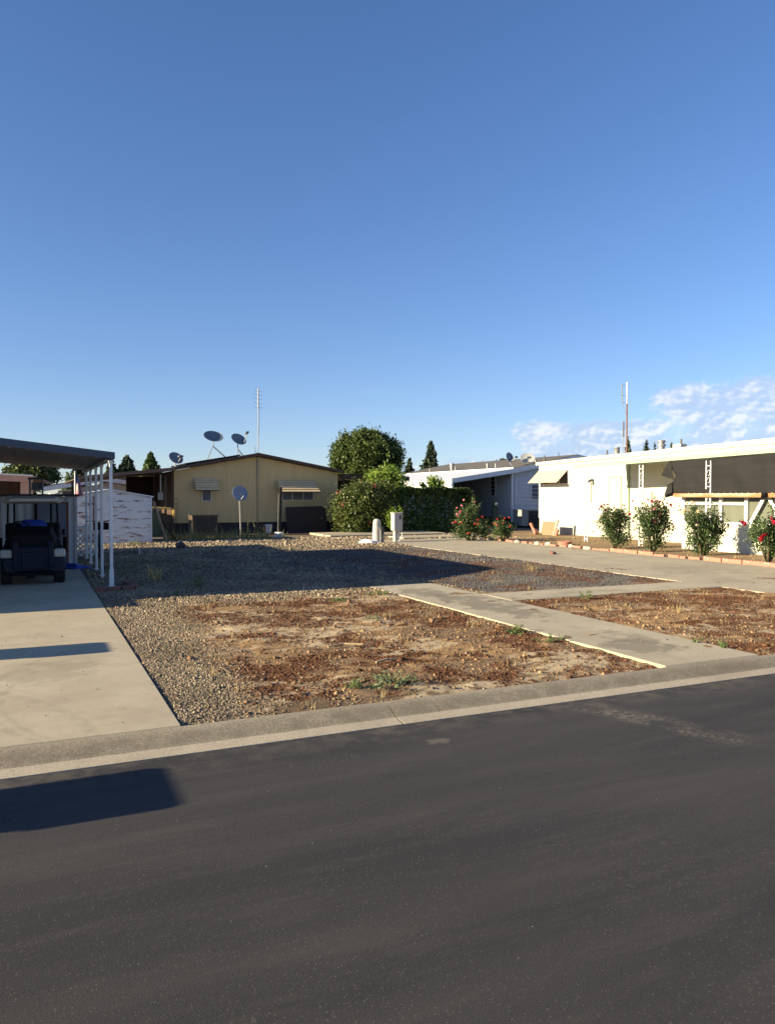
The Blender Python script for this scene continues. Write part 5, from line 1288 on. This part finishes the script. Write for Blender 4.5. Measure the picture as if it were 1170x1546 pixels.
w = MB(); gf = lambda q: ze-.25+(zk-ze)*(1-abs(2*q-1)); lap_siding(w, (xa_+.4,50), (xb_-.4,50), 0, gf, .3, .02); lap_siding(w, (xa_+.4,60), (xa_+.4,50), 0, lin(ze-.3,ze-.3), .3, .02); w.build('wall', M['gray_siding'], t)
w = MB(); w.prism([(xa_,ze),(xm_,zk),(xb_,ze),(xb_,ze+.12),(xm_,zk+.14),(xa_,ze+.12)], 49.6, 61, 'y'); ro = w.build('roof', M['shingle'], t)
w = MB(); w.prism([(xa_,ze-.2),(xm_,zk-.2),(xb_,ze-.2),(xb_,ze+.06),(xm_,zk+.06),(xa_,ze+.06)], 49.55, 49.59, 'y'); w.build('fascia', M['post_white'], ro)
window(t,'y',xa_+1.,xa_+2.1,1.1,2.1,49.97,M['post_white'],M['pane']); window(t,'y',xb_-2.2,xb_-1.2,1.1,2.1,49.97,M['post_white'],M['pane'])
t = thing('ladder', 'dark metal stepladder top behind the gray storage shed roof', 'ladder', (-.2,24,0))
qa, qb = PY(46,745,24), PY(65,745,24); zt2 = PY(50,724,24).z
for x_ in (qa.x, qb.x):
    w = MB(); w.tube([(x_,24,0),(x_,24.1,zt2)], .03, 6); w.build('rail', M['slate'], t)
for z_ in (.4,.8,1.2,1.6,1.92): MB().box(qa.x+.03,qb.x-.03,24.0,24.12,z_,z_+.04).build('rung', M['slate'], t)
MB().box(qa.x-.05,qb.x+.05,23.98,24.2,zt2,zt2+.06).build('top_step', M['mast_dark'], t)
MB().box(qa.x+.04,qb.x-.04,24.13,24.15,PY(50,738,24).z,PY(50,728,24).z).build('tray', M['slate'], t)
# flag hanging on a short pole
q = PY(114,745,28.5); zt2 = PY(114,714,28.5).z
t = thing('flag', 'limp red, white and blue flag on a white pole by the rusty shed', 'flag', (q.x,28.5,0))
w = MB(); w.tube([(q.x,28.5,0),(q.x,28.5,zt2)], .022, 8); w.lathe([(.01,0),(.035,.03),(.01,.06)], (q.x,28.5,zt2), None, 10); w.build('pole', M['post_white'], t)
vs = []; fs = []; fm = []; NX, NZ = 13, 14
for j in range(NZ+1):
    f = j/NZ
    for i in range(NX+1):
        u = i/NX; vs.append((q.x+.03+u*(.10+.17*f), 28.5+.06*math.sin(u*11+f*2)*(.4+f), zt2-.08-f*.72-.1*u*(1-f)))
for j in range(NZ):
    for i in range(NX):
        a = j*(NX+1)+i; fs.append((a,a+1,a+NX+2,a+NX+1)); fm.append(2 if (j < 5 and i < 7) else (0 if i%2 == 0 else 1))
raw_mesh('cloth', vs, fs, None, t, smooth=True, mats=[mat('flag_red',(.42,.03,.05),None,6,.8), mat('flag_white',(.7,.7,.7),None,6,.8), mat('flag_blue',(.03,.05,.18),None,6,.8)], fm=fm)

# ------------------------------------------------------------------ unseen rubbish bins added outside the frame to cast shade on road and driveway
def bin_(label, x, y, z, h, wd, m):
    t = thing('shadow_bin', label, 'bin', (x,y,z))
    w = MB(); a, b = wd*.42, wd*.5
    w.add([(x-a,y-a,z+.04),(x+a,y-a,z+.04),(x+a,y+a,z+.04),(x-a,y+a,z+.04),(x-b,y-b,z+h-.08),(x+b,y-b,z+h-.08),(x+b,y+b,z+h-.08),(x-b,y+b,z+h-.08)],[(3,2,1,0),(4,5,6,7),(0,1,5,4),(1,2,6,5),(2,3,7,6),(3,0,4,7)]); w.build('bin', m, t)
    MB().obox((x,y,z+h-.035),(wd*1.08,wd*1.08,.08),None,.03).build('lid', m, t)
    for q in (-.3,.3): MB().lathe([(.02,-.03),(.11,-.03),(.11,.03),(.02,.03)], (x+b*.9,y+q*wd,z+.11), rotm(math.pi/2,0,0), 14).build('wheel', M['tyre'], t)
    return t
bin_('unseen dark green bin added on the road to cast a shadow band', -3.15, 5.12, ZR, 1.08, .68, mat('green_bin', (.02,.06,.03), None, 4, .5))
bin_('unseen dark blue bin added on the left driveway to cast a shadow band', -2.7, 9.48, .025, .95, .62, mat('blue_bin', (.02,.035,.09), None, 4, .5))

# ------------------------------------------------------------------ trees and shrubs
def foliage_thing(name, label, cat, loc, group=None): return thing(name, label, cat, loc, group)
def conifer(label, x, y, H_, W_, m, group=None, n=3200, sparse=1.):
    t = thing('conifer_tree', label, 'tree', (x,y,0), group)
    w = MB(); w.tube([(x,y,0),(x,y,H_*.5),(x,y,H_*.97)], [W_*.05,W_*.03,.02], 8); w.build('trunk', M['bark'], t)
    P = []; nb = int(90*sparse)
    for i in range(nb):
        f = (i/nb)**.85; z = H_*(.10+.88*f); R_ = W_/2*(1-f)**.8*RNG.uniform(.62,1.12)+.05
        a = i*2.399+RNG.uniform(-.4,.4); k = max(4,int(n/nb*(.3+1.4*(1-f)))); u = RNG.random(k)**.6
        r = R_*u; dz = -.16*R_*u*u+.05*R_
        P.append(np.stack([x+np.cos(a)*r+RNG.normal(0,.07*R_+.02,k), y+np.sin(a)*r+RNG.normal(0,.07*R_+.02,k), z+dz+RNG.normal(0,.02*H_,k)],1))
    P = np.concatenate(P); leaves('crown', P, W_*.055, m, t, R=None); return t
def crown_tree(label, x, y, z, rad, ncl, per, cr, leaf, m, name='tree', cat='tree', trunk=.25, group=None, shell=.55):
    t = thing(name, label, cat, (x,y,0), group)
    w = MB(); w.tube([(x,y,0),(x+.05,y,z-rad[2]*.7),(x,y,z)], [trunk,trunk*.75,trunk*.4], 10)
    for k in range(6):
        a = k*1.05; w.tube([(x,y,z-rad[2]*.7),(x+math.cos(a)*rad[0]*.35,y+math.sin(a)*rad[1]*.35,z-.1),(x+math.cos(a)*rad[0]*.65,y+math.sin(a)*rad[1]*.65,z+rad[2]*.3)], [trunk*.5,trunk*.3,.03], 6)
    w.build('trunk', M['bark'], t)
    leaves('crown', blob_pts((x,y,z), rad, ncl, per, cr, shell), leaf, m, t); return t
q = PY(553,690,62)
crown_tree('large round dense evergreen tree behind the tan home', q.x, 62, 4.9, (3.2,3.0,2.4), 640, 90, .5, .12, M['leaf_tree'])
q = PY(650,700,80); conifer('tall dark conifer right of the big round tree', q.x, 80, PY(650,666,80).z, 4.3, M['needle'], n=6500)
q = PY(618,700,84); conifer('short dark conifer close beside the big round tree', q.x, 84, PY(618,692,84).z, 3.4, M['needle'])
q = PY(228,700,70); conifer('light green conifer beside the small dark dish', q.x, 70, PY(228,684,70).z, 4.0, M['needle_light'], n=6000)
q = PY(192,700,85); conifer('broad dark conifer beside the front carport post', q.x, 85, PY(192,689,85).z, 5.2, M['needle'], n=6500)
q = PY(168,700,85); conifer('narrow dark conifer behind the front carport post', q.x, 85, PY(168,690,85).z, 3.2, M['needle'], n=5000)
q = PY(118,712,80); conifer('dark conifer seen under the carport roof edge', q.x, 80, PY(118,702,80).z, 4.6, M['needle'])
q = PY(103,715,72); conifer('small bright conifer seen under the carport roof', q.x, 72, PY(103,712,72).z, 1.7, M['needle_light'], n=1600)
for px_, top_, W_, lb in ((948,661,4.2,'dark conifer behind the rusty antenna mast'),(975,664,4.4,'round topped conifer just past the antenna mast'),(988,667,2.8,'small conifer left of the galvanised roof vent'),(1013,667,3.2,'low conifer top right of the galvanised roof vent'),(843,683,1.2,'tiny conifer top above the white home corner'),(728,694,1.2,'tiny conifer top near the gray home roof vent')):
    q = PY(px_,690,100); conifer(lb, q.x, 100, PY(px_,top_,100).z, W_, M['needle'], n=1500)
q = PY(757,700,90); crown_tree('small round treetop beyond the gray home roof near the dishes', q.x, 90, PY(757,695,90).z-.6, (1.1,1.1,.7), 40, 50, .3, .14, M['needle'], trunk=.12)
q = PY(48,708,60); crown_tree('broad mottled tree at the far left under the carport roof', q.x, 60, 3.3, (1.75,1.4,1.05), 110, 60, .36, .13, M['leaf_palm'], trunk=.2)
q = PY(12,742,44); crown_tree('low shaded shrub under the salmon home roof', q.x, 44, 1.6, (1.2,1,1.1), 50, 60, .35, .1, M['leaf_hedge'], 'shrub', 'shrub', .08)
# big photinia bush, lighter shrub and hedge
t = thing('photinia_bush', 'large rounded bush with scattered red leaf tips beside the tan home', 'bush', (14.1,33.3,0))
w = MB()
for k in range(7): a = k*.9; w.tube([(14.1,33.3,0),(14.1+math.cos(a)*.5,33.3+math.sin(a)*.4,.9),(14.1+math.cos(a)*1.1,33.3+math.sin(a)*.9,1.9)], [.05,.035,.012], 6)
w.build('stems', M['stem'], t)
P = np.concatenate([blob_pts((14.05,33.3,1.15),(1.5,1.25,1.15),300,70,.36,.6), blob_pts((14.6,33.5,1.75),(1.1,1.0,.75),110,60,.33,.5), blob_pts((13.7,33.2,.6),(1.15,1.1,.6),110,60,.33,.6)]); P = P[P[:,2] > .03]
leaves('foliage', P, .052, M['leaf_photinia'], t, wide=1.1)
P = blob_pts((14.05,33.25,1.2),(1.55,1.3,1.25),16,13,.12,.97); P = P[P[:,2] > .2]; leaves('red_leaves', P, .05, M['leaf_redtip'], t)
t = thing('shrub', 'bright yellow-green shrub rising above the photinia bush', 'shrub', (15.9,34.9,0))
w = MB()
for k in range(5): a = k*1.3; w.tube([(15.9,34.9,0),(15.9+math.cos(a)*.3,34.9+math.sin(a)*.3,1.6),(15.9+math.cos(a)*.8,34.9+math.sin(a)*.6,2.7)], [.05,.035,.012], 6)
w.build('stems', M['stem'], t); leaves('foliage', blob_pts((15.95,34.9,2.3),(1.1,.8,.9),105,60,.33,.35), .075, M['leaf_light'], t)
t = thing('sapling', 'small light green sapling growing between the two yard pedestals', 'sapling', (13.9,31.2,0))
p = G(586,806); w = MB()
for k in range(4): a = k*1.6; w.tube([(p.x,p.y-.6,0),(p.x+math.cos(a)*.18,p.y-.6+math.sin(a)*.1,.8),(p.x+math.cos(a)*.3,p.y-.6+math.sin(a)*.2,1.25)], [.018,.012,.005], 5)
t.location = (p.x,p.y-.6,0); w.build('stems', M['stem'], t); leaves('foliage', blob_pts((p.x,p.y-.6,.75),(.42,.3,.6),36,26,.2,.3), .06, M['leaf_light'], t)
t = thing('hedge', 'long dense dark green clipped hedge behind the meter box', 'hedge', (17.3,33.6,0))
n = 30000; L_, Wd, Hd = 5.4, 1.5, 2.12
u = RNG.random((n,3)); face = RNG.integers(0,10,n)
hx0 = 14.6
X_ = hx0+L_*u[:,0]; Y_ = 33.0+Wd*u[:,1]; Z_ = .03+Hd*u[:,2]
Y_ = np.where(face < 5, 33.0+RNG.exponential(.10,n), Y_); Z_ = np.where((face >= 5) & (face < 8), Hd-RNG.exponential(.10,n), Z_); X_ = np.where(face == 8, hx0+L_-RNG.exponential(.1,n), X_); X_ = np.where(face == 9, hx0+RNG.exponential(.1,n), X_)
lump = .32*(fbm(X_*1.5,Z_*1.5,3,71)-.5); Y_ -= lump+.05; Z_ += .30*(fbm(X_*1.6,Y_*1.6,3,72)-.5)*(Z_/Hd); 
rnd = .25*(np.clip((X_-hx0-L_+.6)/.6,0,1))**2; Z_ -= rnd*Z_; Z_ = np.maximum(Z_, .02)
w = MB()
for k in range(9): w.tube([(hx0+.3+k*.53,33.7,0),(hx0+.3+k*.53,33.7,1.9)], [.05,.02], 6)
w.build('stems', M['stem'], t); leaves('foliage', np.stack([X_,Y_,Z_],1), .058, M['leaf_hedge'], t, wide=1.1)
t = thing('shrub', 'light leafy shoots growing above the top of the hedge', 'shrub', (18.6,34.4,0))
q = PY(655,735,34.4); w = MB(); w.tube([(q.x,34.4,0),(q.x,34.4,2.3)], [.03,.01], 6); t.location = (q.x,34.4,0); w.build('stems', M['stem'], t); leaves('foliage', blob_pts((q.x,34.4,2.3),(.8,.4,.34),28,40,.2,.3), .065, M['leaf_light'], t)

# roses
PET = {}
def blossom_mesh(m):
    if m.name in PET: return PET[m.name]
    vs = []; fs = []
    for ring_, (nn, tilt, rad, s_) in enumerate(((6,.15,.02,1.0),(6,.75,.028,1.05),(5,1.2,.035,1.05))):
        for k in range(nn):
            a = 2*math.pi*k/nn+ring_*.5; R = rotm(0,0,a) @ rotm(0,tilt,0)
            for v in ((0,-.35,0),(0,.35,0),(.08,.55,.6),(.02,.25,1.),(.02,-.25,1.),(.08,-.55,.6)): vs.append(R@Vector((v[0]*.06+rad*.4, v[1]*.055*s_, v[2]*.06*s_)))
            i0 = len(vs)-6; fs.append(tuple(range(i0,i0+6)))
    me = bpy.data.meshes.new('rose_blossom'); me.from_pydata([tuple(v) for v in vs], [], fs); me.materials.append(m); PET[m.name] = me; return me
def rose(label, base, lobes, dens, blooms, red=0, sprays=10):
    """lobes: (dx, dy, z, rx, ry, rz); blooms: list of (px, py, material, size)"""
    x, y = base.x, base.y; t = thing('rose_bush', label, 'rose bush', (x,y,0))
    P = []; w = MB()
    for (dx,dy,z,rx,ry,rz) in lobes:
        P.append(blob_pts((x+dx,y+dy,z),(rx*1.0,ry,rz*1.0),int(26*dens*rx*rz/.16)+5,30,.15,.15))
        for k in range(5):
            a = RNG.uniform(0,6.28); w.tube([(x+dx*.2,y+dy*.2,0),(x+dx*.7+math.cos(a)*.1,y+dy*.7+math.sin(a)*.1,z*.7),(x+dx+math.cos(a)*rx*.7,y+dy+math.sin(a)*ry*.7,z+rz*.7)], [.02,.014,.005], 5)
    zt3 = max(l[2]+l[5] for l in lobes)
    for k in range(int(sprays*1.8)):       # long canes sticking out of the outline
        l = lobes[RNG.integers(len(lobes))]; a = RNG.uniform(0,6.28); e = RNG.uniform(.15,1.3); c = Vector((x+l[0],y+l[1],l[2])); d_ = Vector((math.cos(a)*math.cos(e)*l[3],math.sin(a)*math.cos(e)*l[4],math.sin(e)*l[5]))
        p1, p2 = c+d_*.6, c+d_*RNG.uniform(1.05,1.85)+Vector((0,0,.05)); w.tube([c,p1,p2], [.01,.007,.003], 5)
        f = RNG.random(30)[:,None]**.8; P.append(np.array(p1)+(np.array(p2)-np.array(p1))*f+RNG.normal(0,.05,(30,3)))
    P = np.concatenate(P); P = P[P[:,2] > .04]
    w.build('stems', M['stem'], t); leaves('foliage', P, .033, M['leaf_rose'], t, wide=1.15)
    if red:
        l = lobes[0]; Q = blob_pts((x+l[0],y+l[1],l[2]+l[5]*.7),(l[3]*.8,l[4]*.8,l[5]*.5),red,14,.1,.8); leaves('young_leaves', Q, .034, M['leaf_rose_red'], t)
    for (px_, py_, m, s_) in blooms:
        d_ = ray(px_,py_); tt = (y-.28-abs(RNG.normal(0,.1)))/d_.y; c = Vector((0,0,CAM_H))+d_*tt
        o = bpy.data.objects.new('rose_blossom', blossom_mesh(m)); COL.objects.link(o); o.parent = t; o.location = c-Vector((x,y,0))
        o.rotation_euler = (RNG.uniform(.3,1.2),RNG.uniform(-.6,.6),RNG.uniform(0,6)); sc_ = s_*RNG.uniform(.6,.92); o.scale = (sc_,sc_,sc_)
    return t
pk, co, rd, cm_, mv = M['pet_pink'], M['pet_coral'], M['pet_red'], M['pet_cream'], M['pet_mauve']
b = G(709,817)
rose('tall sprawling rose bush with pink and coral flowers against the hedge', b, [(-.15,0,.75,.42,.4,.62),(.35,-.1,.5,.5,.4,.4),(-.3,0,.35,.45,.4,.3),(.1,.1,1.2,.28,.25,.35),(.6,-.1,.3,.35,.35,.25)], 1.1,
     [(690,767,pk,1.2),(697,764,pk,1.2),(695,772,pk,1.2),(689,776,pk,1.1),(684,790,pk,1.),(717,758,pk,1.1),(700,755,pk,.9),(691,779,pk,1.),(694,774,pk,1.),(688,788,co,1.),(696,789,co,1.1),(692,792,co,1.),(721,785,co,1.),(729,781,co,1.1),(716,791,co,1.),(721,792,co,1.2),(734,798,co,1.),(737,796,co,.9),(709,805,co,1.),(727,780,co,.9),(706,806,co,.9),(704,776,pk,.8)])
b = G(758,818)
rose('small compact rose bush with coral red flowers near the gray home', b, [(0,0,.38,.38,.35,.35),(.2,0,.45,.25,.25,.3),(-.2,0,.4,.2,.2,.25)], 1.2, [(751,784,co,1.1),(762,783,co,1.2),(768,782,co,1.1),(760,790,co,1.1),(748,791,co,1.),(751,794,co,1.),(770,795,co,1.1),(745,791,co,.9)], sprays=6)
b = G(927,829)
rose('dark leafy rose bush with dull red young leaves before the white wall', b, [(-.05,0,.75,.5,.45,.5),(.15,0,.35,.5,.4,.32),(-.2,0,1.05,.35,.3,.3),(.3,0,.95,.3,.3,.3)], 1.25, [(906,766,mv,1.),(911,762,mv,1.),(917,762,mv,1.),(905,769,mv,1.),(914,770,mv,.9),(950,777,co,1.1),(955,787,co,.9),(907,764,mv,.9)], red=24, sprays=16)
b = G(984,834)
rose('tall airy rose bush with pink and mauve flowers at the porch post', b, [(0,0,.8,.5,.45,.6),(.1,0,.35,.4,.35,.3),(.25,0,1.2,.4,.35,.35),(-.3,0,1.0,.32,.3,.4),(.45,0,.9,.3,.3,.4)], 1.0, [(979,755,pk,1.),(984,757,pk,1.1),(990,757,pk,.9),(996,758,mv,1.1),(1000,759,mv,1.),(988,768,pk,.9),(955,757,co,1.),(951,776,co,1.),(1006,760,pk,.9),(1012,762,mv,.8),(976,754,pk,.9)], red=8, sprays=18)
b = G(1060,839)
rose('rose bush with cream flowers before the porch window', b, [(0,0,.7,.52,.45,.48),(0,0,.32,.45,.4,.3),(-.3,0,1.05,.3,.3,.33),(.35,0,.85,.35,.3,.35),(.65,0,.65,.22,.22,.26)], 1.25, [(1044,759,cm_,1.3),(1036,760,cm_,1.),(1033,771,cm_,1.3),(1053,772,cm_,1.),(1052,793,cm_,1.1),(1029,774,cm_,1.),(1041,772,cm_,.8)], sprays=14)
b = G(1158,850)
rose('rose bush with crimson flowers at the right edge beside the red border', b, [(0,0,.7,.45,.42,.5),(.35,0,.5,.5,.4,.42),(-.3,0,.8,.3,.3,.3),(.5,0,1.1,.4,.3,.3)], 1.15, [(1122,790,rd,1.5),(1124,793,rd,1.2),(1146,815,rd,1.4),(1152,810,rd,1.3),(1149,812,rd,1.1),(1155,807,rd,1.1),(1166,789,rd,1.4),(1163,783,mv,1.1),(1169,786,rd,1.2),(1119,789,rd,1.)], sprays=14)

# ------------------------------------------------------------------ single weeds and debris one can point at
def weed(label, px_, py_, h, rad, m, n=70):
    p = G(px_,py_,.01); root = None; dry = m is M['dry_grass']
    if dry:
        k = int(n*1.6); x = p.x+RNG.normal(0,rad*.35,k); y = p.y+RNG.normal(0,rad*.35,k)
        o = blades('weed', x, y, h*np.clip(np.exp(RNG.normal(0,.3,k)),.4,1.5), m, 1., loc=(p.x,p.y,0), z=gz(x,y), lean=1.1); del o['kind']
        return setp(o, label=label, category='weed')
    k = max(5,n//9); t = thing('weed', label, 'weed', (p.x,p.y,0)); w = MB(); P = []
    for i in range(k):
        a = RNG.uniform(0,6.28); r_ = rad*RNG.uniform(.15,1.1); hh = h*RNG.uniform(.5,1.25)*(1.15-.5*r_/rad/1.1); b = Vector((p.x+math.cos(a)*r_*.35,p.y+math.sin(a)*r_*.35,0)); e = Vector((p.x+math.cos(a)*r_,p.y+math.sin(a)*r_,hh)); md = (b+e)/2+Vector((0,0,hh*.18))
        w.tube([b,md,e], [.004,.003,.0015], 4); q = int(n*2.4/k); f = RNG.random(q)[:,None]**.8
        P.append(np.array(b)*(1-f)**2+2*f*(1-f)*np.array(md)+f*f*np.array(e)+RNG.normal(0,.014,(q,3)))
    w.build('stems', m, t); P = np.concatenate(P); P[:,2] = np.maximum(P[:,2], .01); leaves('foliage', P, .015 if rad < .3 else .02, m, t, wide=.8)
    return t
weed('largest gray-green weed tuft near the curb joint', 592,1036,.13,.26,M['weed_gray'],190)
weed('smaller green weed tuft left of the largest one by the curb', 541,1040,.10,.18,M['weed'],90)
weed('dark green leafy weed at the edge of the walkway', 776,957,.11,.17,M['weed'],130)
weed('low green weed beside the walkway nearer the street', 826,968,.1,.2,M['weed'],80)
weed('green weed at the front edge of the cross path', 885,905,.17,.12,M['weed'],80)
weed('bushy green weed in the shaded gravel', 300,886,.2,.26,M['weed'],150)
weed('flat green weed patch at the far end of the dirt', 517,909,.09,.25,M['weed'],110)
weed('green weed patch at the far corner of the walkway', 572,900,.11,.22,M['weed'],110)
weed('gray-green weed lying flat in the middle of the dirt', 566,936,.07,.22,M['weed_gray'],90)
weed('tiny green weed on the right plot by the curb', 1092,980,.1,.12,M['weed'],60)
weed('tiny weed on the right plot beside the walkway', 1052,972,.09,.1,M['weed'],50)
weed('pale weed clump in front of the rusty shed', 205,823,.25,.35,M['weed_gray'],120)
weed('small green weed at the left gravel edge near the dirt', 268,899,.11,.08,M['weed'],40)
weed('dry branching weed in the shaded gravel near the carport', 232,878,.34,.16,M['dry_grass'],40)
weed('dry straw tuft on the blue gravel plot', 800,862,.2,.2,M['dry_grass'],34)
weed('dry straw tuft in the dirt left of the driveway corner', 322,1020,.12,.09,M['dry_grass'],10)
weed('dry tuft in the right plot near the cross path', 1018,925,.17,.14,M['dry_grass'],16)
p = G(272,829); setp(rock('rock', (p.x,p.y,.1), (.42,.3,.3), M['rock_dark'], seed=8), label='dark lumpy rock on the lit gravel before the tan home', category='rock')
p = G(855,839); w = MB(); w.obox((p.x-.2,p.y+.4,.07),(.22,.16,.07),rotm(.2,.1,.5),.02); setp(w.build('brick', M['terracotta'], loc=(p.x-.2,p.y+.4,.03)), label='broken brick fragment lying on the right driveway', category='brick')
p = G(211,838); w = MB(); w.tube([(p.x,p.y,0),(p.x+.01,p.y,.22)], .018, 6); setp(w.build('stake', M['post_white'], loc=p), label='short white stake in the shaded gravel', category='stake')
for px_, py_, L_, a, lb in ((585,999,.26,.2,'pale dry stick lying flat in the dirt'),(520,975,.4,-.3,'longer dry twig beside the mulch patch')):
    p = G(px_,py_,.03); w = MB(); w.tube([(p.x-L_/2,p.y,.035),(p.x,p.y+.03,.05),(p.x+L_/2,p.y+.2*a,.04)], .011, 6); setp(w.build('stick', mat('dry_stick',(.5,.38,.22),None,5,.8), loc=p), label=lb, category='stick')
